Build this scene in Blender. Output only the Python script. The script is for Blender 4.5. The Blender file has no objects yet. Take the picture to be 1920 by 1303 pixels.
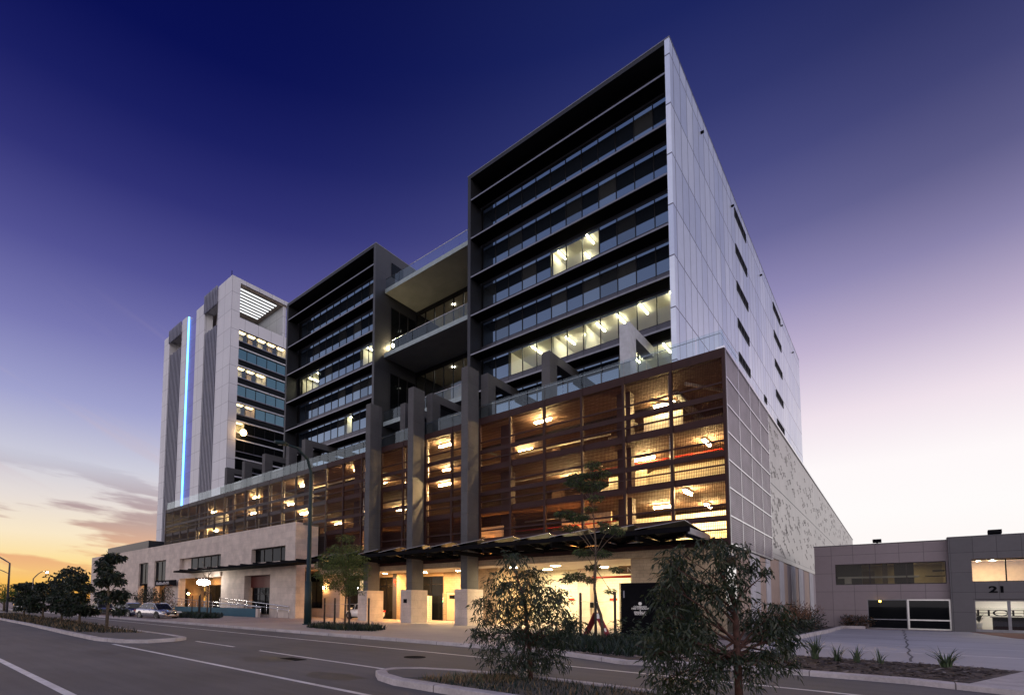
import bpy, math, random
from mathutils import Vector, Matrix, noise
R = math.radians
sc = bpy.context.scene
col = sc.collection

# ------------------------------------------------------------------ camera
cam_data = bpy.data.cameras.new("camera")
cam = bpy.data.objects.new("camera", cam_data); col.objects.link(cam)
YAW, PITCH, ROLL = -0.741930874, 0.0657757925, 0.00842571253
_F = Vector((math.sin(YAW), math.cos(YAW), 0)); _R = Vector((math.cos(YAW), -math.sin(YAW), 0)); _U = Vector((0, 0, 1))
_f = _F*math.cos(PITCH) + _U*math.sin(PITCH); _u = -_F*math.sin(PITCH) + _U*math.cos(PITCH)
_r3 = _R*math.cos(ROLL) + _u*math.sin(ROLL); _u3 = -_R*math.sin(ROLL) + _u*math.cos(ROLL)
cam.matrix_world = Matrix(((_r3.x, _u3.x, -_f.x, 0), (_r3.y, _u3.y, -_f.y, 0), (_r3.z, _u3.z, -_f.z, 1.6), (0, 0, 0, 1)))
cam_data.sensor_width = 36; cam_data.sensor_fit = 'HORIZONTAL'
cam_data.lens = 962.626/1920*36
cam_data.shift_x = (960-799.5)/1920
cam_data.shift_y = (1066.67-651.5)/1920
cam_data.clip_start = 0.05; cam_data.clip_end = 3000
sc.camera = cam

# ------------------------------------------------------------------ render settings
sc.view_settings.view_transform = 'Standard'; sc.view_settings.look = 'None'
sc.view_settings.exposure = 0; sc.view_settings.gamma = 1
sc.render.engine = 'CYCLES'
sc.cycles.use_denoising = True
sc.cycles.max_bounces = 8; sc.cycles.transparent_max_bounces = 24
sc.cycles.diffuse_bounces = 3; sc.cycles.glossy_bounces = 3
sc.cycles.sample_clamp_indirect = 6; sc.cycles.caustics_reflective = False; sc.cycles.caustics_refractive = False
sc.cycles.use_light_tree = True

def s2l(c):
    f = lambda v: (v/255/12.92) if v/255 <= 0.04045 else ((v/255+0.055)/1.055)**2.4
    return (f(c[0]), f(c[1]), f(c[2]), 1)

# ------------------------------------------------------------------ world: dusk sky
world = bpy.data.worlds.new("World"); sc.world = world; world.use_nodes = True
class NT:
    def __init__(s, tree): s.t = tree; s.n = tree.nodes; s.l = tree.links
    def node(s, typ, **kw):
        n = s.n.new(typ)
        for k, v in kw.items(): setattr(n, k, v)
        return n
    def link(s, a, b): s.l.new(a, b)
    def val(s, sock, v):
        if isinstance(v, bpy.types.NodeSocket): s.link(v, sock)
        else: sock.default_value = v
    def math(s, op, a, b=None, c=None, clamp=False):
        n = s.node('ShaderNodeMath', operation=op, use_clamp=clamp); s.val(n.inputs[0], a)
        if b is not None: s.val(n.inputs[1], b)
        if c is not None: s.val(n.inputs[2], c)
        return n.outputs[0]
    def mix(s, fac, a, b):
        n = s.node('ShaderNodeMix', data_type='RGBA'); s.val(n.inputs[0], fac); s.val(n.inputs[6], a); s.val(n.inputs[7], b); return n.outputs[2]
    def ramp(s, fac, stops, interp='LINEAR'):
        n = s.node('ShaderNodeValToRGB'); cr = n.color_ramp; cr.interpolation = interp
        while len(cr.elements) < len(stops): cr.elements.new(0.5)
        for e, (p, c) in zip(cr.elements, stops): e.position = p; e.color = c
        s.val(n.inputs[0], fac); return n.outputs[0]
    def range(s, v, a, b, c=0, d=1, smooth=True):
        n = s.node('ShaderNodeMapRange', interpolation_type='SMOOTHSTEP' if smooth else 'LINEAR')
        s.val(n.inputs[0], v)
        for i, k in enumerate((a, b, c, d)): n.inputs[i+1].default_value = k
        return n.outputs[0]
    def xyz(s, x, y, z):
        n = s.node('ShaderNodeCombineXYZ'); s.val(n.inputs[0], x); s.val(n.inputs[1], y); s.val(n.inputs[2], z); return n.outputs[0]
    def noise(s, vec, scale, detail=3, rough=0.5):
        n = s.node('ShaderNodeTexNoise'); s.link(vec, n.inputs['Vector'])
        n.inputs['Scale'].default_value = scale; n.inputs['Detail'].default_value = detail; n.inputs['Roughness'].default_value = rough
        return n.outputs[0]

def build_world():
    w = NT(world.node_tree); w.n.clear()
    out = w.node('ShaderNodeOutputWorld'); bg = w.node('ShaderNodeBackground')
    tc = w.node('ShaderNodeTexCoord'); sp = w.node('ShaderNodeSeparateXYZ'); w.link(tc.outputs['Generated'], sp.inputs[0])
    x, y, z = sp.outputs
    el = w.math('DIVIDE', w.math('ARCSINE', z), math.pi/2)          # -1..1
    h = w.math('SQRT', w.math('ADD', w.math('MULTIPLY', x, x), w.math('ADD', w.math('MULTIPLY', y, y), 1e-5)))
    hx = w.math('DIVIDE', x, h); hy = w.math('DIVIDE', y, h)
    def rmp(stops): return w.ramp(el, [(d/90, s2l(c)) for d, c in stops])
    right = rmp([(0, (255, 244, 240)), (8, (255, 252, 251)), (12, (255, 249, 250)), (16.5, (240, 226, 236)), (22, (196, 182, 211)), (27, (150, 143, 187)),
                 (32, (106, 105, 155)), (37, (74, 77, 132)), (42, (50, 56, 112)), (48, (28, 37, 95)), (56, (22, 30, 82)), (90, (88, 86, 116))])
    left = rmp([(0, (250, 170, 70)), (1.6, (253, 198, 100)), (3.6, (254, 224, 156)), (6, (250, 232, 200)), (9, (232, 222, 216)), (12.5, (206, 206, 220)), (18, (160, 162, 206)),
                (24, (120, 120, 178)), (30, (82, 82, 148)), (36, (48, 50, 118)), (41, (26, 31, 98)), (46, (10, 17, 82)), (54, (6, 12, 70)), (90, (88, 86, 116))])
    back = rmp([(0, (255, 240, 232)), (12, (244, 232, 232)), (25, (204, 204, 228)), (40, (164, 174, 218)), (60, (134, 140, 186)), (90, (88, 86, 116))])
    fl = w.range(hx, -0.30, -0.96)
    fb = w.math('MAXIMUM', w.range(hy, 0.0, -0.55), w.range(hx, 0.22, 0.75))
    c = w.mix(fl, right, left)
    edge = w.math('SUBTRACT', 1.0, w.math('MULTIPLY', w.math('MULTIPLY', w.range(hx, -0.25, 0.14), w.range(el, 0.18, 0.36)), 0.24))
    em_ = w.node('ShaderNodeMix', data_type='RGBA', blend_type='MULTIPLY'); em_.inputs[0].default_value = 1; w.link(c, em_.inputs[6]); w.link(w.xyz(edge, edge, edge), em_.inputs[7]); c = em_.outputs[2]
    # clouds: flat low bank and slanting high streaks, mostly towards the sunset
    v1 = w.xyz(w.math('MULTIPLY', hx, 2.2), w.math('MULTIPLY', hy, 4.0), w.math('MULTIPLY', w.math('ADD', el, w.math('MULTIPLY', hy, 0.05)), 46))
    n1 = w.noise(v1, 1.0, 5, 0.55)
    m1 = w.math('MULTIPLY', w.range(n1, 0.47, 0.58), w.math('MULTIPLY', w.range(el, 0.012, 0.045), w.range(el, 0.155, 0.095)))
    m1 = w.math('MULTIPLY', w.math('MULTIPLY', m1, w.range(hx, -0.80, -0.955)), 0.85)
    ccol = w.ramp(el, [(0.0, s2l((240, 160, 84))), (0.05, s2l((232, 170, 128))), (0.085, s2l((176, 146, 144))), (0.14, s2l((150, 142, 164)))])
    c = w.mix(m1, c, ccol)
    v2 = w.xyz(w.math('MULTIPLY', hx, 1.6), w.math('MULTIPLY', hy, 1.6), w.math('MULTIPLY', w.math('ADD', el, w.math('MULTIPLY', hy, 0.30)), 26))
    n2 = w.noise(v2, 1.0, 4, 0.5)
    m2 = w.math('MULTIPLY', w.range(n2, 0.52, 0.74), w.math('MULTIPLY', w.range(el, 0.08, 0.14), w.range(el, 0.32, 0.22)))
    m2 = w.math('MULTIPLY', w.math('MULTIPLY', m2, w.range(hx, -0.72, -0.95)), 0.6)
    c = w.mix(m2, c, s2l((206, 182, 188)))
    v3 = w.xyz(w.math('MULTIPLY', hx, 2.0), w.math('MULTIPLY', hy, 2.0), w.math('MULTIPLY', w.math('SUBTRACT', el, w.math('MULTIPLY', hx, 0.35)), 24))
    m3 = w.math('MULTIPLY', w.range(w.noise(v3, 1.0, 3), 0.58, 0.8), w.math('MULTIPLY', w.range(el, 0.10, 0.16), w.range(el, 0.30, 0.20)))
    m3 = w.math('MULTIPLY', w.math('MULTIPLY', m3, w.range(hy, 0.9, 0.97)), 0.35)
    c = w.mix(m3, c, s2l((240, 190, 206)))
    boost = w.math('ADD', 1.0, w.range(el, 0.36, 0.05, 0.0, 1.1)); bm_ = w.node('ShaderNodeMix', data_type='RGBA', blend_type='MULTIPLY'); bm_.clamp_result = False; bm_.inputs[0].default_value = 1; w.link(back, bm_.inputs[6]); w.link(w.xyz(boost, boost, boost), bm_.inputs[7])
    c = w.mix(fb, c, bm_.outputs[2])
    dark = w.math('LESS_THAN', z, 0.0)
    c = w.mix(w.math('MULTIPLY', dark, 0.9), c, s2l((60, 56, 62)))
    w.link(c, bg.inputs['Color']); bg.inputs['Strength'].default_value = 1.0
    w.link(bg.outputs[0], out.inputs[0])
build_world()
# the last of the sunset: one weak, wide, low sun in the west (the left of the photograph)
sun_d = bpy.data.lights.new("sun", 'SUN'); sun_d.energy = 0.25; sun_d.angle = R(20); sun_d.color = (1, .62, .36)
sun = bpy.data.objects.new("sun", sun_d); col.objects.link(sun)
sun.rotation_euler = Vector((0.96, -0.25, -0.09)).to_track_quat('-Z', 'Y').to_euler()

# ------------------------------------------------------------------ object helpers
def tag(o, label=None, cat=None, group=None, kind=None):
    if label: o['label'] = label
    if cat: o['category'] = cat
    if group: o['group'] = group
    if kind: o['kind'] = kind
    return o
def thing(name, loc, label, cat, group=None, rz=0):
    o = bpy.data.objects.new(name, None); col.objects.link(o); o.location = loc; o.rotation_euler = (0, 0, rz)
    o.empty_display_size = 0.2
    return tag(o, label, cat, group)
def base_of(p):
    v = Vector((0, 0, 0))
    while p is not None: v += p.location; p = p.parent
    return v
class MB:
    """collects faces; build() links them as one mesh object (coordinates are world unless local)"""
    def __init__(s): s.v = []; s.f = []; s.m = []; s.mats = []; s.sm = []
    def mi(s, m):
        if m not in s.mats: s.mats.append(m)
        return s.mats.index(m)
    def face(s, pts, m, smooth=False):
        i = len(s.v); s.v += [tuple(p) for p in pts]; s.f.append(tuple(range(i, i+len(pts)))); s.m.append(s.mi(m)); s.sm.append(smooth)
    def box(s, x0, x1, y0, y1, z0, z1, m, rot=None, c=None):
        P = [(x0, y0, z0), (x1, y0, z0), (x1, y1, z0), (x0, y1, z0), (x0, y0, z1), (x1, y0, z1), (x1, y1, z1), (x0, y1, z1)]
        if rot is not None:
            c = Vector(c if c else ((x0+x1)/2, (y0+y1)/2, (z0+z1)/2)); P = [tuple(rot @ (Vector(p)-c) + c) for p in P]
        i = len(s.v); s.v += P; k = s.mi(m)
        for q in ((0, 3, 2, 1), (4, 5, 6, 7), (0, 1, 5, 4), (1, 2, 6, 5), (2, 3, 7, 6), (3, 0, 4, 7)):
            s.f.append(tuple(i+a for a in q)); s.m.append(k); s.sm.append(False)
        return s
    def prism(s, poly, z0, z1, m, mtop=None):
        n = len(poly); i = len(s.v)
        s.v += [(p[0], p[1], z0) for p in poly] + [(p[0], p[1], z1) for p in poly]
        k = s.mi(m); kt = s.mi(mtop or m)
        s.f.append(tuple(i+n+a for a in range(n))); s.m.append(kt); s.sm.append(False)
        s.f.append(tuple(i+a for a in reversed(range(n)))); s.m.append(k); s.sm.append(False)
        for a in range(n):
            b = (a+1) % n; s.f.append((i+a, i+b, i+n+b, i+n+a)); s.m.append(k); s.sm.append(False)
        return s
    def tube(s, pts, rad, m, n=8, cap=True):
        pts = [Vector(p) for p in pts]; rs = rad if isinstance(rad, (list, tuple)) else [rad]*len(pts)
        k = s.mi(m); rings = []; up = None
        for j, p in enumerate(pts):
            d = (pts[min(j+1, len(pts)-1)] - pts[max(j-1, 0)]); d = d.normalized() if d.length > 1e-9 else Vector((0, 0, 1))
            if up is None: up = Vector((1, 0, 0)) if abs(d.x) < 0.9 else Vector((0, 1, 0))
            a = (up - d*up.dot(d)).normalized(); b = d.cross(a); up = a
            i = len(s.v); s.v += [tuple(p + (a*math.cos(2*math.pi*q/n) + b*math.sin(2*math.pi*q/n))*rs[j]) for q in range(n)]; rings.append(i)
        for a, b in zip(rings, rings[1:]):
            for q in range(n):
                r = (q+1) % n; s.f.append((a+q, a+r, b+r, b+q)); s.m.append(k); s.sm.append(True)
        if cap:
            s.f.append(tuple(rings[0]+q for q in reversed(range(n)))); s.m.append(k); s.sm.append(False)
            s.f.append(tuple(rings[-1]+q for q in range(n))); s.m.append(k); s.sm.append(False)
        return s
    def disc(s, c, r, m, n=16, up=(0, 0, 1)):
        c = Vector(c); u = Vector(up).normalized(); a = u.orthogonal().normalized(); b = u.cross(a)
        s.face([c + (a*math.cos(2*math.pi*q/n)+b*math.sin(2*math.pi*q/n))*r for q in range(n)], m); return s
    def sphere(s, c, r, m, nu=10, nv=6, sz=1.0):
        c = Vector(c); k = s.mi(m); i = len(s.v)
        for a in range(nv+1):
            t = math.pi*a/nv
            for q in range(nu): s.v.append((c.x+r*math.sin(t)*math.cos(2*math.pi*q/nu), c.y+r*math.sin(t)*math.sin(2*math.pi*q/nu), c.z+r*sz*math.cos(t)))
        for a in range(nv):
            for q in range(nu):
                r2 = (q+1) % nu; s.f.append((i+a*nu+q, i+(a+1)*nu+q, i+(a+1)*nu+r2, i+a*nu+r2)); s.m.append(k); s.sm.append(True)
        return s
    def wall(s, x0, x1, z0, z1, y0, y1, holes, m):
        """wall in the XZ plane, thickness y0..y1, with rectangular openings (x0,x1,z0,z1)"""
        xs = sorted({x0, x1} | {min(max(h[k], x0), x1) for h in holes for k in (0, 1)}); zs = sorted({z0, z1} | {min(max(h[k], z0), z1) for h in holes for k in (2, 3)})
        def solid(i, j):
            if i < 0 or j < 0 or i >= len(xs)-1 or j >= len(zs)-1: return False
            cx, cz = (xs[i]+xs[i+1])/2, (zs[j]+zs[j+1])/2
            return not any(h[0] < cx < h[1] and h[2] < cz < h[3] for h in holes)
        for i in range(len(xs)-1):
            for j in range(len(zs)-1):
                if not solid(i, j): continue
                a, b, c, d = xs[i], xs[i+1], zs[j], zs[j+1]
                s.face([(a, y0, c), (b, y0, c), (b, y0, d), (a, y0, d)], m); s.face([(b, y1, c), (a, y1, c), (a, y1, d), (b, y1, d)], m)
                if not solid(i-1, j): s.face([(a, y1, c), (a, y0, c), (a, y0, d), (a, y1, d)], m)
                if not solid(i+1, j): s.face([(b, y0, c), (b, y1, c), (b, y1, d), (b, y0, d)], m)
                if not solid(i, j-1): s.face([(a, y1, c), (b, y1, c), (b, y0, c), (a, y0, c)], m)
                if not solid(i, j+1): s.face([(a, y0, d), (b, y0, d), (b, y1, d), (a, y1, d)], m)
        return s
    def build(s, name, parent=None, local=False):
        me = bpy.data.meshes.new(name); o = Vector((0, 0, 0)) if local else base_of(parent)
        me.from_pydata([(p[0]-o.x, p[1]-o.y, p[2]-o.z) for p in s.v], [], s.f)
        for m in s.mats: me.materials.append(m)
        me.polygons.foreach_set('material_index', s.m); me.polygons.foreach_set('use_smooth', s.sm); me.update()
        ob = bpy.data.objects.new(name, me); col.objects.link(ob); ob.parent = parent
        return ob
def link_copy(o, parent, name=None, loc=None):
    c = o.copy(); col.objects.link(c); c.parent = parent
    if loc is not None: c.location = loc
    return c
def copy_tree(o, parent=None):
    c = o.copy(); col.objects.link(c); c.parent = parent
    for ch in list(o.children): copy_tree(ch, c)
    return c
def text_mesh(name, s, size, m, loc, rot, parent, extrude=0.005, align='CENTER', sx=1.0, bold=0.0):
    cu = bpy.data.curves.new(name, 'FONT'); cu.body = s; cu.size = size; cu.extrude = extrude; cu.align_x = align; cu.align_y = 'CENTER'; cu.offset = bold
    t = bpy.data.objects.new(name, cu); col.objects.link(t); bpy.context.view_layer.update()
    me = bpy.data.meshes.new_from_object(t.evaluated_get(bpy.context.evaluated_depsgraph_get())); bpy.data.objects.remove(t)
    me.materials.clear(); me.materials.append(m)
    o = bpy.data.objects.new(name, me); col.objects.link(o); o.parent = parent
    o.location = Vector(loc) - base_of(parent); o.rotation_euler = rot; o.scale = (sx, 1, 1)
    return o

# ------------------------------------------------------------------ materials
def new_mat(name):
    m = bpy.data.materials.new(name); m.use_nodes = True; t = NT(m.node_tree); t.n.clear()
    out = t.node('ShaderNodeOutputMaterial'); return m, t, out
def c4(c): return (c[0], c[1], c[2], 1) if len(c) == 3 else c
def solid(name, c, rough=0.6, metal=0.0, var=0.12, scale=3.0, bump=0.0, bscale=30, spec=0.3, coat=0.0):
    m, t, out = new_mat(name); b = t.node('ShaderNodeBsdfPrincipled'); tc = t.node('ShaderNodeTexCoord')
    n = t.noise(tc.outputs['Object'], scale, 4, 0.6)
    lo = tuple(v*(1-var) for v in c[:3]) + (1,); hi = tuple(min(1, v*(1+var)) for v in c[:3]) + (1,)
    t.link(t.ramp(n, [(0.3, lo), (0.7, hi)]), b.inputs['Base Color'])
    b.inputs['Roughness'].default_value = rough; b.inputs['Metallic'].default_value = metal; b.inputs['Specular IOR Level'].default_value = spec
    if coat: b.inputs['Coat Weight'].default_value = coat; b.inputs['Coat Roughness'].default_value = 0.05
    if bump:
        bp = t.node('ShaderNodeBump'); bp.inputs['Strength'].default_value = bump; bp.inputs['Distance'].default_value = 0.02
        t.link(t.noise(tc.outputs['Object'], bscale, 4, 0.7), bp.inputs['Height']); t.link(bp.outputs[0], b.inputs['Normal'])
    t.link(b.outputs[0], out.inputs[0]); return m
def panels(name, c1, c2, seam, w, h, mortar, plane='XZ', off=(0, 0), shift=0.0, rough=0.5, metal=0.0, spec=0.5, var=0.1, nscale=0.6, bump=0.15):
    """cladding: rectangular panels with joints, in the object's own metres"""
    m, t, out = new_mat(name); b = t.node('ShaderNodeBsdfPrincipled'); tc = t.node('ShaderNodeTexCoord'); sp = t.node('ShaderNodeSeparateXYZ')
    t.link(tc.outputs['Object'], sp.inputs[0]); ax = {'X': 0, 'Y': 1, 'Z': 2}
    if plane == 'BOTH':
        u = t.math('ADD', t.math('ADD', sp.outputs[0], sp.outputs[1]), off[0]); v = t.math('ADD', sp.outputs[2], off[1])
    else:
        u = t.math('ADD', sp.outputs[ax[plane[0]]], off[0]); v = t.math('ADD', sp.outputs[ax[plane[1]]], off[1])
    br = t.node('ShaderNodeTexBrick'); br.offset = shift; br.squash = 1; br.offset_frequency = 2
    t.link(t.xyz(u, v, 0), br.inputs['Vector']); br.inputs['Scale'].default_value = 1; br.inputs['Mortar Size'].default_value = mortar
    br.inputs['Mortar Smooth'].default_value = 0.1; br.inputs['Brick Width'].default_value = w; br.inputs['Row Height'].default_value = h
    br.inputs['Color1'].default_value = c4(c1); br.inputs['Color2'].default_value = c4(c2); br.inputs['Mortar'].default_value = c4(seam)
    n = t.noise(tc.outputs['Object'], nscale, 5, 0.6); n2 = t.noise(tc.outputs['Object'], nscale*14, 3, 0.6)
    f = t.math('ADD', t.range(n, 0.3, 0.7, 1-var, 1+var), t.range(n2, 0.3, 0.7, -var*0.5, var*0.5))
    mx = t.node('ShaderNodeMix', data_type='RGBA', blend_type='MULTIPLY'); mx.inputs[0].default_value = 1
    t.link(br.outputs['Color'], mx.inputs[6]); g = t.xyz(f, f, f); t.link(g, mx.inputs[7]); t.link(mx.outputs[2], b.inputs['Base Color'])
    b.inputs['Roughness'].default_value = rough; b.inputs['Metallic'].default_value = metal; b.inputs['Specular IOR Level'].default_value = spec
    if bump:
        bp = t.node('ShaderNodeBump'); bp.inputs['Strength'].default_value = bump; bp.inputs['Distance'].default_value = 0.02
        t.link(t.math('MULTIPLY', br.outputs['Fac'], -1.0), bp.inputs['Height']); t.link(bp.outputs[0], b.inputs['Normal'])
    t.link(b.outputs[0], out.inputs[0]); return m
def emit(name, c, s):
    m, t, out = new_mat(name); e = t.node('ShaderNodeEmission'); e.inputs[0].default_value = c4(c); e.inputs[1].default_value = s
    t.link(e.outputs[0], out.inputs[0]); return m
def glass(name, tint=(0.9, 0.95, 0.95), refl=0.06, rcol=(1, 1, 1), rough=0.01, body=None, body_fac=0.0, wob=0.0):
    """thin pane: transparent body (or an opaque dark one behind a coating) and a fresnel mirror"""
    m, t, out = new_mat(name); tr = t.node('ShaderNodeBsdfTransparent'); tr.inputs[0].default_value = c4(tint)
    gl = t.node('ShaderNodeBsdfGlossy'); gl.inputs['Color'].default_value = c4(rcol); gl.inputs['Roughness'].default_value = rough
    lw = t.node('ShaderNodeFresnel'); lw.inputs[0].default_value = 1.5
    base = tr.outputs[0]
    if body is not None:
        d = t.node('ShaderNodeBsdfDiffuse'); d.inputs[0].default_value = c4(body)
        mx = t.node('ShaderNodeMixShader'); mx.inputs[0].default_value = body_fac; t.link(tr.outputs[0], mx.inputs[1]); t.link(d.outputs[0], mx.inputs[2]); base = mx.outputs[0]
    if wob:
        tc = t.node('ShaderNodeTexCoord'); bp = t.node('ShaderNodeBump'); bp.inputs['Strength'].default_value = wob; bp.inputs['Distance'].default_value = 0.05
        t.link(t.noise(tc.outputs['Object'], 0.7, 2), bp.inputs['Height']); t.link(bp.outputs[0], gl.inputs['Normal'])
    fac = t.math('ADD', lw.outputs[0], refl, clamp=True)
    mx = t.node('ShaderNodeMixShader'); t.link(fac, mx.inputs[0]); t.link(base, mx.inputs[1]); t.link(gl.outputs[0], mx.inputs[2])
    t.link(mx.outputs[0], out.inputs[0]); return m
def perforated(name, c, plane='XZ', pitch=0.14, open_w=0.62, open_h=0.7, hp=None, rough=0.6, metal=0.0):
    """sheet screen: a grid of real see-through holes cut by the shader"""
    m, t, out = new_mat(name); b = t.node('ShaderNodeBsdfPrincipled'); tc = t.node('ShaderNodeTexCoord'); sp = t.node('ShaderNodeSeparateXYZ')
    t.link(tc.outputs['Object'], sp.inputs[0]); ax = {'X': 0, 'Y': 1, 'Z': 2}; hp = hp or pitch
    u = t.math('FRACT', t.math('DIVIDE', sp.outputs[ax[plane[0]]], pitch)); v = t.math('FRACT', t.math('DIVIDE', sp.outputs[ax[plane[1]]], hp))
    hole = t.math('MULTIPLY', t.math('LESS_THAN', u, open_w), t.math('LESS_THAN', v, open_h))
    n = t.noise(tc.outputs['Object'], 0.8, 4); t.link(t.ramp(n, [(0.3, c4([q*0.8 for q in c])), (0.7, c4([q*1.2 for q in c]))]), b.inputs['Base Color'])
    b.inputs['Roughness'].default_value = rough; b.inputs['Metallic'].default_value = metal; b.inputs['Specular IOR Level'].default_value = 0.15
    tr = t.node('ShaderNodeBsdfTransparent'); mx = t.node('ShaderNodeMixShader'); t.link(hole, mx.inputs[0]); t.link(b.outputs[0], mx.inputs[1]); t.link(tr.outputs[0], mx.inputs[2])
    t.link(mx.outputs[0], out.inputs[0]); return m
def ground_mat(name, c, var=0.25, rough=0.85, fine=60, bump=0.3, patch=0.35, spec=0.4):
    m, t, out = new_mat(name); b = t.node('ShaderNodeBsdfPrincipled'); tc = t.node('ShaderNodeTexCoord')
    n1 = t.noise(tc.outputs['Object'], patch, 6, 0.6); n2 = t.noise(tc.outputs['Object'], fine, 3, 0.7); mp = t.node('ShaderNodeMapping'); mp.inputs['Scale'].default_value = (0.12, 1.6, 1); t.link(tc.outputs['Object'], mp.inputs[0]); n3 = t.noise(mp.outputs[0], 2.0, 5, 0.65)
    f = t.math('ADD', t.math('ADD', t.range(n1, 0.3, 0.7, 1-var, 1+var), t.range(n2, 0.25, 0.75, -var*0.7, var*0.7)), t.range(n3, 0.3, 0.7, -var*0.35, var*0.35))
    mx = t.node('ShaderNodeMix', data_type='RGBA', blend_type='MULTIPLY'); mx.inputs[0].default_value = 1; mx.inputs[6].default_value = c4(c); t.link(t.xyz(f, f, f), mx.inputs[7])
    t.link(mx.outputs[2], b.inputs['Base Color']); t.link(t.range(n1, 0.3, 0.7, rough-0.12, rough+0.05), b.inputs['Roughness']); b.inputs['Specular IOR Level'].default_value = spec
    bp = t.node('ShaderNodeBump'); bp.inputs['Strength'].default_value = bump; bp.inputs['Distance'].default_value = 0.01
    t.link(n2, bp.inputs['Height']); t.link(bp.outputs[0], b.inputs['Normal']); t.link(b.outputs[0], out.inputs[0]); return m
def leaf_mat(name, c, rough=0.5):
    m, t, out = new_mat(name); b = t.node('ShaderNodeBsdfPrincipled'); gi = t.node('ShaderNodeNewGeometry'); rnd = gi.outputs['Random Per Island']
    t.link(t.ramp(rnd, [(0, c4([v*0.6 for v in c])), (0.6, c4(c)), (1, c4([c[0]*1.7, c[1]*1.5, c[2]*1.2]))]), b.inputs['Base Color'])
    b.inputs['Roughness'].default_value = rough
    tl = t.node('ShaderNodeBsdfTranslucent'); tl.inputs[0].default_value = c4([v*1.2 for v in c]); mx = t.node('ShaderNodeMixShader'); mx.inputs[0].default_value = 0.2
    t.link(b.outputs[0], mx.inputs[1]); t.link(tl.outputs[0], mx.inputs[2]); t.link(mx.outputs[0], out.inputs[0]); return m

M = {}
M['asphalt'] = ground_mat('asphalt', (0.105, 0.096, 0.099), 0.24, 0.86, 45, 0.35, 0.22)
M['asphalt_dark'] = ground_mat('asphalt_patch', (0.10, 0.094, 0.10), 0.12, 0.88, 55)
M['line'] = ground_mat('road_paint', (0.62, 0.60, 0.60), 0.16, 0.7, 40, 0.1, 1.5)
M['kerb'] = panels('kerb_concrete', (0.47, 0.42, 0.42), (0.41, 0.37, 0.365), (0.13, 0.11, 0.11), 2.4, 200, 0.012, 'XY', off=(400, 100), rough=0.85, spec=0.2, var=0.16, nscale=1.3)
M['paving'] = panels('brick_paving', (0.33, 0.26, 0.24), (0.28, 0.22, 0.20), (0.16, 0.13, 0.12), 0.4, 0.2, 0.006, 'XY', shift=0.5, rough=0.8, var=0.15, nscale=0.4)
M['concrete_drive'] = ground_mat('driveway_concrete', (0.36, 0.34, 0.36), 0.10, 0.75, 30, 0.15, 0.25)
M['earth'] = ground_mat('earth', (0.10, 0.085, 0.07), 0.3, 0.95, 25, 0.5)
M['mulch'] = ground_mat('mulch', (0.075, 0.055, 0.052), 0.6, 0.95, 14, 1.0, 2.0)
M['redpave'] = ground_mat('red_brick_paving', (0.16, 0.05, 0.045), 0.2, 0.85, 20)
M['white_panel'] = panels('white_metal_cladding', (0.80, 0.85, 0.94), (0.58, 0.64, 0.79), (0.12, 0.12, 0.17), 1.43, 3.37, 0.045, 'YZ', off=(-2.09, -5.09), rough=0.28, metal=0.3, var=0.06, nscale=0.15)
M['dark_metal'] = solid('charcoal_cladding', (0.035, 0.036, 0.042), 0.45, 0.3, 0.15, 0.5)
M['dark_panel'] = panels('charcoal_panels', (0.045, 0.046, 0.052), (0.038, 0.039, 0.045), (0.012, 0.012, 0.014), 2.6, 3.37, 0.012, 'BOTH', rough=0.45, metal=0.2)
M['black'] = solid('black_soffit', (0.008, 0.008, 0.010), 0.8, spec=0.02)
M['edge_metal'] = solid('fin_edge_metal', (0.20, 0.20, 0.23), 0.4, 0.6)
M['blade'] = solid('sunshade_blade', (0.40, 0.42, 0.50), 0.35, 0.3)
M['spandrel'] = solid('grey_spandrel', (0.07, 0.07, 0.09), 0.3, 0.3)
M['mullion'] = solid('mullion_black', (0.012, 0.012, 0.015), 0.4, 0.4)
M['pane_dark'] = glass('tinted_pane', (0.10, 0.12, 0.16), 0.19, (0.58, 0.77, 1.0), 0.02, (0.012, 0.016, 0.024), 0.93, 0.02)
M['pane_dark_soft'] = glass('tinted_pane_soft', (0.10, 0.12, 0.16), 0.15, (0.54, 0.72, 0.92), 0.03, (0.024, 0.027, 0.032), 0.93, 0.05)
M['pane_dark_blind'] = glass('tinted_pane_blind', (0.10, 0.12, 0.16), 0.21, (0.60, 0.80, 1.0), 0.02, (0.045, 0.048, 0.052), 0.95, 0.04)
M['pane_lit'] = glass('clear_pane', (0.92, 0.94, 0.86), 0.04, (0.7, 0.85, 1), 0.02)
M['pane_teal'] = glass('teal_pane', (0.16, 0.2, 0.22), 0.10, (0.42, 0.72, 0.90), 0.02, (0.012, 0.05, 0.065), 0.92, 0.03)
M['pane_black'] = glass('black_pane', (0.08, 0.08, 0.09), -0.03, (0.42, 0.46, 0.52), 0.04, (0.006, 0.007, 0.008), 0.85, 0.03)
M['pane_clear'] = glass('shopfront_pane', (0.95, 0.96, 0.95), 0.05, (1, 1, 1), 0.01)
M['balustrade'] = glass('balustrade_glass', (0.80, 0.88, 0.90), 0.01, (0.82, 0.95, 1.0), 0.01, (0.5, 0.62, 0.68), 0.02)
M['concrete'] = panels('precast_concrete', (0.10, 0.098, 0.102), (0.09, 0.087, 0.092), (0.06, 0.06, 0.06), 3.0, 1.6, 0.008, 'BOTH', rough=0.8, spec=0.15, var=0.1, nscale=0.7)
M['soffit'] = solid('concrete_soffit', (0.24, 0.245, 0.25), 0.85, 0, 0.12, 0.7)
M['slab'] = solid('slab_concrete', (0.115, 0.070, 0.050), 0.85, 0, 0.15, 0.6)
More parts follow.
